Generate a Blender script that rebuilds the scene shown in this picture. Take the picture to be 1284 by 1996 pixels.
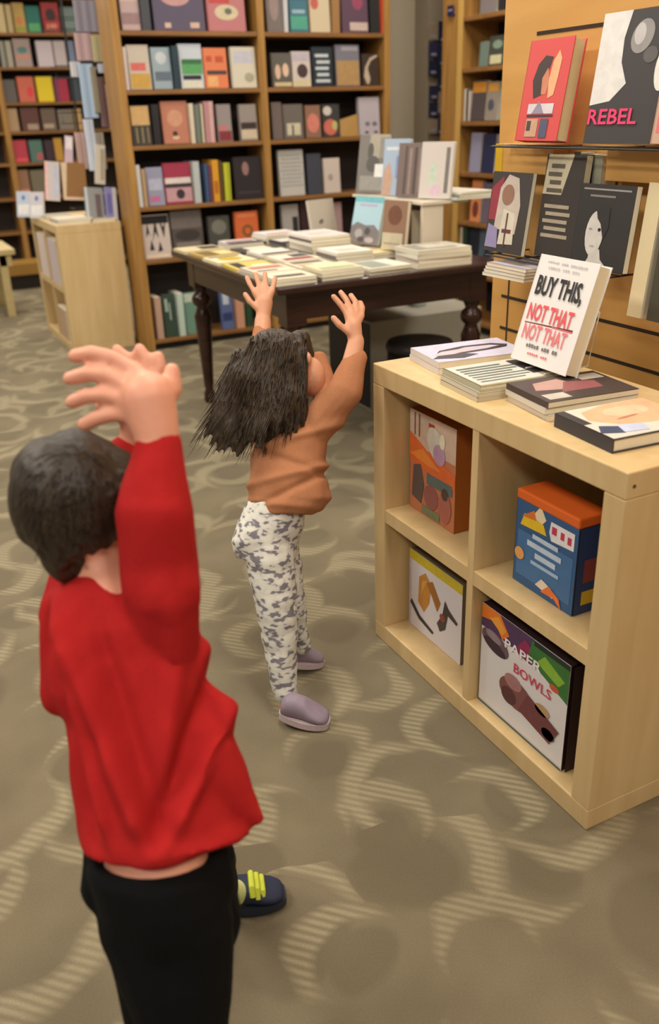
import bpy, bmesh, math, random
from mathutils import Vector, Matrix, Euler, noise
for o in list(bpy.data.objects): bpy.data.objects.remove(o)
S = bpy.context.scene
COL = S.collection
# ---------------------------------------------------------------- camera
CH, CYAW, CPITCH, CROLL, CF = 1.3177, .4629, .4260, -.0322, 1702.4
_fw = Vector((math.sin(CYAW)*math.cos(CPITCH), math.cos(CYAW)*math.cos(CPITCH), -math.sin(CPITCH)))
_r = Vector((math.cos(CYAW), -math.sin(CYAW), 0)); _u = _r.cross(_fw)
_R = math.cos(CROLL)*_r + math.sin(CROLL)*_u
_U = -math.sin(CROLL)*_r + math.cos(CROLL)*_u
_C = Vector((0, 0, CH))
cd = bpy.data.cameras.new('camera'); cam = bpy.data.objects.new('camera', cd); COL.objects.link(cam)
m = Matrix((_R, _U, -_fw)).transposed().to_4x4(); m.translation = _C; cam.matrix_world = m
cd.sensor_fit = 'VERTICAL'; cd.sensor_height = 24; cd.lens = CF/1996*24; cd.clip_start = .05
S.camera = cam
cd.dof.use_dof = True; cd.dof.focus_distance = 1.95; cd.dof.aperture_fstop = 1.8
# ---------------------------------------------------------------- light, exposure
S.view_settings.view_transform = 'Standard'; S.view_settings.look = 'None'
S.view_settings.exposure = 0.08; S.view_settings.gamma = 1
W = bpy.data.worlds.new('world'); S.world = W; W.use_nodes = True
W.node_tree.nodes['Background'].inputs[0].default_value = (1, .95, .88, 1)
W.node_tree.nodes['Background'].inputs[1].default_value = .14
def area(x, y, sx, sy, e, z=2.88):
    l = bpy.data.lights.new('ceiling_light', 'AREA'); l.shape = 'RECTANGLE'; l.size = sx; l.size_y = sy
    l.energy = e; l.color = (1, .93, .83)
    o = bpy.data.objects.new('ceiling_light', l); o.location = (x, y, z); COL.objects.link(o)
for ly in (-.9, 1.6, 4.1, 6.9, 9.3):
    for lx in (-1.2, .9, 2.9):
        area(lx, ly, .6, 1.2, {-.9: 34, 1.6: 30, 4.1: 34, 6.9: 30, 9.3: 30}[ly]*({-1.2: 1.35, .9: .95, 2.9: .9}[lx]))

# ---------------------------------------------------------------- helpers
def at(px, py, ax, v):
    d = _fw + _R*(px-642)/CF - _U*(py-998)/CF
    return _C + d*((v-_C[ax])/d[ax])
def dep(px, py, d): return _C + d*(_fw + _R*(px-642)/CF - _U*(py-998)/CF)
def lin(c):
    c = c/255; return c/12.92 if c <= .04045 else ((c+.055)/1.055)**2.4
_M = {}
def M(r, g, b, rough=.55, var=0):
    k = (r, g, b, rough, var)
    if k in _M: return _M[k]
    m = bpy.data.materials.new('paint'); m.use_nodes = True; nt = m.node_tree; B = nt.nodes['Principled BSDF']
    c = (lin(r), lin(g), lin(b), 1)
    B.inputs['Base Color'].default_value = c; B.inputs['Roughness'].default_value = rough
    if var:
        n = nt.nodes.new('ShaderNodeTexNoise'); n.inputs['Scale'].default_value = 34; n.inputs['Detail'].default_value = 5; n.inputs['Distortion'].default_value = .8
        tc = nt.nodes.new('ShaderNodeTexCoord'); nt.links.new(tc.outputs['Object'], n.inputs['Vector'])
        mx = nt.nodes.new('ShaderNodeMix'); mx.data_type = 'RGBA'
        mx.inputs[6].default_value = tuple(max(0, x*(1-var)) for x in c[:3])+(1,)
        mx.inputs[7].default_value = tuple(min(1, x*(1+var)) for x in c[:3])+(1,)
        nt.links.new(n.outputs['Fac'], mx.inputs[0]); nt.links.new(mx.outputs[2], B.inputs['Base Color'])
    _M[k] = m; return m
def wood(name, c1, c2, scale=(1, 1, 12), rough=.45, vert=False, s=3.0, bump=.02):
    m = bpy.data.materials.new(name); m.use_nodes = True; nt = m.node_tree; B = nt.nodes['Principled BSDF']
    tc = nt.nodes.new('ShaderNodeTexCoord'); mp = nt.nodes.new('ShaderNodeMapping'); mp.inputs['Scale'].default_value = scale
    n = nt.nodes.new('ShaderNodeTexNoise'); n.inputs['Scale'].default_value = s; n.inputs['Detail'].default_value = 6; n.inputs['Distortion'].default_value = .6
    r = nt.nodes.new('ShaderNodeValToRGB')
    r.color_ramp.elements[0].position = .3; r.color_ramp.elements[1].position = .7
    r.color_ramp.elements[0].color = tuple(lin(x) for x in c1)+(1,); r.color_ramp.elements[1].color = tuple(lin(x) for x in c2)+(1,)
    nt.links.new(tc.outputs['Object'], mp.inputs[0]); nt.links.new(mp.outputs[0], n.inputs['Vector'])
    nt.links.new(n.outputs['Fac'], r.inputs[0]); nt.links.new(r.outputs[0], B.inputs['Base Color'])
    bp = nt.nodes.new('ShaderNodeBump'); bp.inputs['Strength'].default_value = bump*5; bp.inputs['Distance'].default_value = .002
    nt.links.new(n.outputs['Fac'], bp.inputs['Height']); nt.links.new(bp.outputs[0], B.inputs['Normal'])
    B.inputs['Roughness'].default_value = rough
    return m
BIRCH = wood('birch_veneer', (206, 176, 124), (218, 190, 140), (9, 9, 1), .42, s=2.5)
OAKV = wood('oak_upright', (150, 108, 52), (186, 140, 74), (14, 14, .8), .5, s=3)
OAKS = wood('oak_shelf', (128, 88, 46), (156, 110, 60), (1, 12, 12), .5, s=3)
BACK = wood('dark_backing', (44, 36, 34), (54, 45, 42), (1, 1, 1), .7)
NAVYB = wood('dark_navy_backing', (26, 27, 42), (36, 36, 54), (1, 1, 1), .7)
DARKW = wood('dark_mahogany', (44, 24, 18), (64, 38, 30), (1, 8, 8), .22, s=3)
SLAT = wood('slat_panel', (206, 154, 82), (220, 168, 94), (1, 1, 6), .42, s=2)
CREAM = M(236, 226, 200, .75, .05)

def short(l):
    w = l.split(); k = len(w)-16
    c = l.index(',') if ',' in l else 0
    head, tail = l[:c].split(), l[c:]
    return ' '.join(head[:max(1, len(head)-k-1)]+head[-1:])+tail
def tag(o, label=None, cat=None, group=None, kind=None):
    if label: o['label'] = ' '.join(label.split()) if len(label.split()) <= 16 else short(label)
    if cat: o['category'] = cat
    if group: o['group'] = group
    if kind: o['kind'] = kind
    return o
def empty(name, loc, rot=(0, 0, 0), label=None, cat=None, group=None):
    o = bpy.data.objects.new(name, None); o.empty_display_size = .05; COL.objects.link(o); o.location = loc; o.rotation_euler = rot
    return tag(o, label, cat, group)
class MB:
    def __init__(s): s.v = []; s.f = []; s.mi = []; s.m = []
    def mat(s, m):
        if m not in s.m: s.m.append(m)
        return s.m.index(m)
    def add(s, vs, fs, m):
        b = len(s.v); i = s.mat(m); s.v += [Vector(v) for v in vs]
        for f in fs: s.f.append([b+k for k in f]); s.mi.append(i)
    def box(s, x0, y0, z0, x1, y1, z1, m, X=None):
        v = [Vector((x, y, z)) for z in (z0, z1) for y in (y0, y1) for x in (x0, x1)]
        if X is not None: v = [X @ p for p in v]
        s.add(v, [(0, 2, 3, 1), (4, 5, 7, 6), (0, 1, 5, 4), (2, 6, 7, 3), (0, 4, 6, 2), (1, 3, 7, 5)], m)
    def tube(s, pts, r, m, n=8, caps=True):
        rs = r if isinstance(r, (list, tuple)) else [r]*len(pts)
        pts = [Vector(p) for p in pts]; b = []
        for i, p in enumerate(pts):
            t = (pts[min(i+1, len(pts)-1)]-pts[max(i-1, 0)]).normalized()
            a = Vector((0, 0, 1)) if abs(t.z) < .9 else Vector((1, 0, 0))
            u = t.cross(a).normalized(); w = t.cross(u)
            b += [p+rs[i]*(math.cos(k*2*math.pi/n)*u+math.sin(k*2*math.pi/n)*w) for k in range(n)]
        f = [(i*n+k, i*n+(k+1) % n, (i+1)*n+(k+1) % n, (i+1)*n+k) for i in range(len(pts)-1) for k in range(n)]
        if caps: f += [tuple(range(n)), tuple(range(len(b)-1, len(b)-n-1, -1))]
        s.add(b, f, m)
    def lathe(s, prof, m, c=(0, 0, 0), n=24):
        b = []
        for r, z in prof: b += [Vector((c[0]+r*math.cos(k*2*math.pi/n), c[1]+r*math.sin(k*2*math.pi/n), c[2]+z)) for k in range(n)]
        f = [(i*n+k, i*n+(k+1) % n, (i+1)*n+(k+1) % n, (i+1)*n+k) for i in range(len(prof)-1) for k in range(n)]
        f += [tuple(range(n-1, -1, -1)), tuple(range(len(b)-n, len(b)))]
        s.add(b, f, m)
    def build(s, name, parent=None, bevel=0, smooth=False):
        me = bpy.data.meshes.new(name); me.from_pydata([tuple(v) for v in s.v], [], s.f)
        for m in s.m: me.materials.append(m)
        me.polygons.foreach_set('material_index', s.mi)
        if smooth: me.polygons.foreach_set('use_smooth', [True]*len(s.f))
        me.update()
        o = bpy.data.objects.new(name, me); COL.objects.link(o)
        if parent: o.parent = parent
        if bevel:
            b = o.modifiers.new('b', 'BEVEL'); b.width = bevel; b.segments = 2; b.limit_method = 'ANGLE'
        return o
def box(name, x0, y0, z0, x1, y1, z1, m, parent=None, bevel=0):
    b = MB(); b.box(x0, y0, z0, x1, y1, z1, m); return b.build(name, parent, bevel)
def struct(name, *a, **k):
    o = box(name, *a, **k); o['kind'] = 'structure'; return o
def text_mesh(s, m, fit_w, fit_h, bold=0):
    cu = bpy.data.curves.new('t', 'FONT'); cu.body = s; cu.size = 1; cu.offset = bold; cu.resolution_u = 2
    o = bpy.data.objects.new('t', cu); COL.objects.link(o)
    bpy.context.view_layer.update()
    me = bpy.data.meshes.new_from_object(o.evaluated_get(bpy.context.evaluated_depsgraph_get()))
    bpy.data.objects.remove(o)
    xs = [v.co.x for v in me.vertices]; ys = [v.co.y for v in me.vertices]
    sx = fit_w/(max(xs)-min(xs)); sy = fit_h/(max(ys)-min(ys)); x0 = min(xs); y0 = min(ys)
    vs = [((v.co.x-x0)*sx, (v.co.y-y0)*sy) for v in me.vertices]
    fs = [tuple(p.vertices) for p in me.polygons]
    return vs, fs
def E(u, v, ru, rv, rot=0, n=20):
    c, s = math.cos(rot), math.sin(rot)
    return [(u+ru*math.cos(t)*c-rv*math.sin(t)*s, v+ru*math.cos(t)*s+rv*math.sin(t)*c) for t in [k*2*math.pi/n for k in range(n)]]
def Rc(u0, v0, u1, v1): return [(u0, v0), (u1, v0), (u1, v1), (u0, v1)]
def put_art(mb, w, h, art, place):
    """art = [(colour, polygon in 0..1 units)] laid in thin successive ink layers; place(u,v,d) -> point"""
    for i, (c, poly) in enumerate(art):
        mm = M(c[0], c[1], c[2], .5, .2)
        d = .0004+.00012*min(i, 14)
        mb.add([place(u, v, d) for u, v in poly], [tuple(range(len(poly)))], mm)
def put_text(mb, w, h, texts, place, k=0):
    for (s, u, v, fw, fh, c, bold) in texts:
        vs, fs = text_mesh(s, None, fw, fh, bold)
        mb.add([place(u+x, v+y, .0023+k) for x, y in vs], fs, M(*c))
# upright book: local X right, front at y=0 facing -Y, Z up; origin bottom centre
def book(loc, rot, w, h, t, cov, label, art=(), texts=(), cat='book', name='book', group=None, hard=True, pages=CREAM, spine=None, backc=None, side_print=None):
    r = empty(name, loc, rot, label, cat, group)
    mc = M(*cov); o = .003 if hard else 0; ct = .0025 if hard else .0008
    c = MB()
    c.box(-w/2, 0, 0, w/2, ct, h, mc)
    c.box(-w/2, t-ct, 0, w/2, t, h, M(*(backc or cov)))
    c.box(-w/2-(.001 if hard else 0), 0, 0, -w/2+ct, t, h, M(*(spine or cov)))
    c.build('cover', r, .0006 if hard else 0)
    p = MB(); p.box(-w/2+ct, ct, o, w/2-o-.0005, t-ct, h-o-.0005, pages); p.build('page_block', r)
    if art or texts:
        a = MB(); pl = lambda u, v, d: Vector(((u-.5)*w, -d, v*h))
        put_art(a, w, h, art, pl); put_text(a, w, h, texts, pl)
        a.build('cover_print', r)
    return r
# flat lying book: X width, Y height direction, Z thickness; front cover up; spine on -X
def flatbook(loc, rz, w, h, t, cov, label, art=(), texts=(), cat='book', name='book', group=None, hard=True, pages=CREAM, parts=True, spine=None):
    c = MB(); mc = M(*cov); ct = .0025 if hard else .0008; o = .003 if hard else .0004
    if parts:
        r = empty(name, loc, (0, 0, rz), label, cat, group)
    c.box(-w/2, -h/2, 0, w/2, h/2, ct, mc); c.box(-w/2, -h/2, t-ct, w/2, h/2, t, mc); c.box(-w/2-.0005, -h/2, 0, -w/2+ct, h/2, t, M(*(spine or cov)))
    a = MB() if parts else c
    pl = lambda u, v, d: Vector(((u-.5)*w, (v-.5)*h, t+d))
    put_art(a, w, h, art, pl); put_text(a, w, h, texts, pl)
    p = MB() if parts else c
    p.box(-w/2+ct, -h/2+o, ct, w/2-o, h/2-o, t-ct, pages)
    if parts:
        c.build('cover', r); p.build('page_block', r)
        if art or texts: a.build('cover_print', r)
        return r
    r = c.build(name); r.location = loc; r.rotation_euler = (0, 0, rz)
    return tag(r, label, cat, group)

# ---------------------------------------------------------------- carpet
def carpet_mat():
    m = bpy.data.materials.new('swirl_carpet'); m.use_nodes = True; nt = m.node_tree; B = nt.nodes['Principled BSDF']
    N = nt.nodes.new; L = nt.links.new
    def mt(op, a, b=None, c=None, clamp=False):
        n = N('ShaderNodeMath'); n.operation = op; n.use_clamp = clamp
        for i, x in enumerate((a, b, c)):
            if x is None: continue
            if isinstance(x, (int, float)): n.inputs[i].default_value = x
            else: L(x, n.inputs[i])
        return n.outputs[0]
    geo = N('ShaderNodeNewGeometry'); pos = geo.outputs['Position']
    def vm(op, a, b=None, sc=None):
        n = N('ShaderNodeVectorMath'); n.operation = op
        for i, x in enumerate((a, b)):
            if x is None: continue
            if isinstance(x, tuple): n.inputs[i].default_value = x
            else: L(x, n.inputs[i])
        if sc is not None: n.inputs['Scale'].default_value = sc
        return n
    wob = N('ShaderNodeTexNoise'); wob.inputs['Scale'].default_value = 7; wob.inputs['Detail'].default_value = 1; L(pos, wob.inputs['Vector'])
    w2 = vm('SCALE', vm('SUBTRACT', wob.outputs['Color'], (.5, .5, .5)).outputs[0], sc=.07).outputs[0]
    p2 = vm('ADD', pos, w2).outputs[0]
    def crescents(scale, off, R, ex, seed):
        q = vm('ADD', vm('SCALE', p2, sc=scale).outputs[0], (seed, seed*1.7, 0)).outputs[0]
        v = N('ShaderNodeTexVoronoi'); v.voronoi_dimensions = '2D'; v.inputs['Scale'].default_value = 1; v.inputs['Randomness'].default_value = .55
        L(q, v.inputs['Vector'])
        loc = vm('SUBTRACT', q, v.outputs['Position']).outputs[0]
        sep = N('ShaderNodeSeparateXYZ'); L(loc, sep.inputs[0]); x, y = sep.outputs[0], sep.outputs[1]
        sc = N('ShaderNodeSeparateColor'); L(v.outputs['Color'], sc.inputs[0])
        ang = mt('MULTIPLY', sc.outputs[0], 6.283)
        dx = mt('MULTIPLY', mt('COSINE', ang), off); dy = mt('MULTIPLY', mt('SINE', ang), off)
        x2 = mt('SUBTRACT', x, dx); y2 = mt('SUBTRACT', y, dy)
        d1 = mt('SQRT', mt('ADD', mt('MULTIPLY', x, x), mt('MULTIPLY', y, y)))
        d2 = mt('SQRT', mt('ADD', mt('MULTIPLY', x2, x2), mt('MULTIPLY', y2, y2)))
        a = mt('MULTIPLY', mt('SUBTRACT', R, d1), 14, clamp=True)
        b = mt('MULTIPLY', mt('SUBTRACT', d2, ex), 14, clamp=True)
        inn = mt('MULTIPLY', mt('SUBTRACT', ex*.92, d2), 12, clamp=True)
        return mt('MULTIPLY', a, b), mt('MULTIPLY', a, inn), sc.outputs[1]
    c1, i1, r1 = crescents(2.9, .16, .47, .40, 3.2)
    c2, i2, r2 = crescents(4.1, .20, .44, .34, 11.5)
    # fine ribbing
    wv = N('ShaderNodeTexWave'); wv.wave_type = 'BANDS'; wv.bands_direction = 'DIAGONAL'; wv.inputs['Scale'].default_value = 26; wv.inputs['Distortion'].default_value = 1.2
    wv.inputs['Detail Scale'].default_value = .3
    L(pos, wv.inputs['Vector'])
    rib = mt('MULTIPLY_ADD', wv.outputs['Fac'], .7, .25, clamp=True)
    n2 = N('ShaderNodeTexNoise'); n2.inputs['Scale'].default_value = 5; n2.inputs['Detail'].default_value = 2; L(pos, n2.inputs['Vector'])
    pat = mt('GREATER_THAN', n2.outputs['Fac'], .44)
    lt1 = mt('MULTIPLY', c1, mt('MULTIPLY_ADD', rib, .7, .2))
    lt2 = mt('MULTIPLY', c2, rib)
    light = mt('MAXIMUM', lt1, mt('MULTIPLY', lt2, .8))
    dark = mt('MULTIPLY', mt('MULTIPLY', i1, mt('GREATER_THAN', r1, .5)), .6)
    dark = mt('MAXIMUM', dark, mt('MULTIPLY', mt('MULTIPLY', i2, mt('GREATER_THAN', r2, .6)), .6))
    def mix(f, A, Bc):
        n = N('ShaderNodeMix'); n.data_type = 'RGBA'
        L(f, n.inputs[0])
        for i, x in ((6, A), (7, Bc)):
            if isinstance(x, tuple): n.inputs[i].default_value = tuple(lin(k) for k in x)+(1,)
            else: L(x, n.inputs[i])
        return n.outputs[2]
    base = mix(mt('MULTIPLY', mt('SUBTRACT', n2.outputs['Fac'], .35), 3, clamp=True), (112, 101, 79), (124, 113, 89))
    c = mix(dark, base, (102, 91, 70))
    c = mix(light, c, (158, 147, 117))
    f = N('ShaderNodeTexNoise'); f.inputs['Scale'].default_value = 420; f.inputs['Detail'].default_value = 2; L(pos, f.inputs['Vector'])
    h = N('ShaderNodeHueSaturation'); L(c, h.inputs['Color']); L(mt('MULTIPLY_ADD', f.outputs['Fac'], .7, .65), h.inputs['Value'])
    L(h.outputs[0], B.inputs['Base Color']); B.inputs['Roughness'].default_value = .95
    bp = N('ShaderNodeBump'); bp.inputs['Strength'].default_value = .5; bp.inputs['Distance'].default_value = .003
    L(f.outputs['Fac'], bp.inputs['Height']); L(bp.outputs[0], B.inputs['Normal'])
    return m

# ---------------------------------------------------------------- setting
XL, XR, YN, YF = -3.2, 3.75, -2.2, 10.2
struct('floor', XL, YN, -.06, XR+.1, YF+.1, 0, carpet_mat())
WALLM = M(176, 164, 142, .8, .03)
struct('ceiling', XL, YN, 2.9, XR+.1, YF+.1, 2.98, M(225, 222, 212, .9))
struct('wall_back', XL, 9.75, 0, XR, 9.85, 2.9, WALLM)
struct('wall_right', XR, YN, 0, XR+.1, 9.75, 2.9, WALLM)
struct('wall_middle', 1.50, 5.66, 0, XR, 5.78, 2.9, WALLM)
struct('trim_1', 3.58, 5.50, 0, 3.75, 5.66, 2.9, M(150, 138, 118, .8, .03))

# ---------------------------------------------------------------- cube unit
def cube_unit(loc, W_, label, flip=1):
    """open front faces -X ; origin at near front corner on the floor ; extends +Y (W_) and +X (.39)"""
    D, H, T, t = .39, .77, .05, .022
    r = empty('cube_shelf', loc, (0, 0, 0), label, 'shelf unit')
    box('top_board', 0, 0, H-T, D, W_, H, BIRCH, r, .003)
    box('bottom_board', 0, 0, 0, D, W_, T, BIRCH, r, .003)
    box('side_panel', 0, 0, T, D, T, H-T, BIRCH, r, .002)
    box('side_panel', 0, W_-T, T, D, W_, H-T, BIRCH, r, .002)
    box('vertical_divider', .002, W_/2-t/2, T, D-.004, W_/2+t/2, H-T, BIRCH, r, .001)
    box('shelf', .003, T, .362, D-.004, W_/2-t/2, .398, BIRCH, r, .001)
    box('shelf', .003, W_/2+t/2, .362, D-.004, W_-T, .398, BIRCH, r, .001)
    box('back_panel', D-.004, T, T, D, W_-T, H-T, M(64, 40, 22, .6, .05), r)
    return r
KX, KY, KW = 1.03, .963, .84
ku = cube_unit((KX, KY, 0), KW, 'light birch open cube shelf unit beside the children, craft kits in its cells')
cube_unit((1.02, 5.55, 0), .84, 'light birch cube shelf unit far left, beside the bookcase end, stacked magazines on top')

A = at(1236, 948, 1, KY); b = MB(); b.lathe([(.0035, 0), (.0035, .001), (.001, .0012)], M(90, 66, 40), n=12); o = b.build('screw_cap', ku); o.location = (A.x-KX, 0, A.z); o.rotation_euler = (math.pi/2, 0, 0)

# ---------------------------------------------------------------- back bookcase
BY, BD = 5.34, .28
SZ = [.065, .55, .855, 1.19, 1.48, 1.775, 2.09, 2.40]
bc = empty('bookcase', (1.438, BY, 0), label='tall wide oak bookcase with two bays and black backing against the middle wall', cat='bookcase')
def L3(o, loc): o.location = Vector(o.location)-Vector(loc); return o
def case_part(name, x0, y0, z0, x1, y1, z1, m, par, bevel=0):
    l = par.location; return box(name, x0-l.x, y0-l.y, z0-l.z, x1-l.x, y1-l.y, z1-l.z, m, par, bevel)
UP = [(1.438, 1.483), (2.298, 2.342), (3.156, 3.196)]
for a, b in UP: case_part('upright', a, BY, 0, b, BY+BD, 2.62, OAKV, bc, .003)
for i in range(2):
    a, b = UP[i][1], UP[i+1][0]
    for z in SZ: case_part('shelf', a, BY+.006, z-.024, b, BY+BD-.012, z, OAKS, bc, .002)
    case_part('kickboard', a, BY+.03, 0, b, BY+.045, SZ[0]-.024, M(26, 20, 18, .7), bc)
case_part('back_panel', UP[0][1], BY+BD-.012, 0, UP[2][0], BY+BD, 2.6, BACK, bc)
case_part('top_board', UP[0][0], BY-.01, 2.62, UP[2][1], BY+BD, 2.65, OAKV, bc)

ORD = ['first', 'second', 'third', 'fourth', 'fifth', 'sixth', 'seventh', 'eighth', 'ninth', 'tenth', 'eleventh', 'twelfth', 'thirteenth', 'fourteenth']
def shelf_book(front, axis, ybot_z, x0px, x1px, ytop, ypx_bot, kind, cov, art, label, group, lean=.07, depth=.16, gap=.26, lim=None):
    """a simple book standing on a shelf whose front plane is axis=const at 'front'"""
    ym = (ytop+ypx_bot)/2; lf = ybot_z
    A = at(x0px, ym, axis, front); B = at(x1px, ym, axis, front); T = at((x0px+x1px)/2, ytop, axis, front)
    h = max(.06, min(T.z-ybot_z, gap)); w = abs(B[1-axis]-A[1-axis])
    lo, hi = min(A[1-axis], B[1-axis]), max(A[1-axis], B[1-axis])
    w0 = hi-lo
    if lim: lo = max(lo, lim[0]); hi = min(hi, lim[1])
    if hi-lo < .55*w0:
        if axis == 1: hi = lo+.75*w0
        else: lo = hi-.75*w0
    c = (lo+hi)/2; w = hi-lo
    mb = MB(); pages = CREAM
    if kind == 'f':
        w *= .97; t = .028
        mb.box(-w/2, 0, 0, w/2, .0015, h, M(*cov)); mb.box(-w/2, t-.0015, 0, w/2, t, h, M(*cov)); mb.box(-w/2-.001, 0, 0, -w/2+.002, t, h, M(*cov))
        mb.box(-w/2+.002, .0015, .002, w/2-.002, t-.0015, h-.003, pages)
        rx = -lean if axis == 1 else -lean
    else:
        w *= .96; t = depth
        mb.box(-w/2, 0, 0, w/2, .002, h, M(*cov)); mb.box(-w/2, 0, 0, -w/2+.0015, t, h, M(*cov)); mb.box(w/2-.0015, 0, 0, w/2, t, h, M(*cov))
        mb.box(-w/2+.0015, .002, .002, w/2-.0015, t-.002, h-.003, pages); rx = 0
    pl = lambda u, v, d: Vector(((u-.5)*w, -d, v*h))
    put_art(mb, w, h, art, pl)
    o = mb.build('book')
    ybot_z += (.028*math.sin(lean) if kind == 'f' else 0)
    if axis == 1: o.location = (c, front, ybot_z+.0015); o.rotation_euler = (rx, 0, 0)
    else: o.location = (front, c, ybot_z+.0015); o.rotation_euler = (Euler((rx, 0, 0)).to_matrix().to_4x4()).to_euler(); o.matrix_world = Matrix.Translation(o.location) @ Matrix.Rotation(-math.pi/2, 4, 'Z') @ Matrix.Rotation(rx, 4, 'X')
    tag(o, label, 'book', group); return lo, hi
r_ = Rc
def bands(*bs): return [(c, Rc(0.02, v0, .98, v1)) for c, v0, v1 in bs]
wt, bk, cr, gy = (222, 218, 214), (34, 30, 32), (218, 205, 176), (140, 134, 130)
def lines(c, v0, v1, n, u0=.15, u1=.85):
    s = (v1-v0)/n; return [(c, Rc(u0+(.06 if i % 2 else 0), v0+i*s, u1-(.05 if i % 3 else 0), v0+i*s+s*.5)) for i in range(n)]
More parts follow.
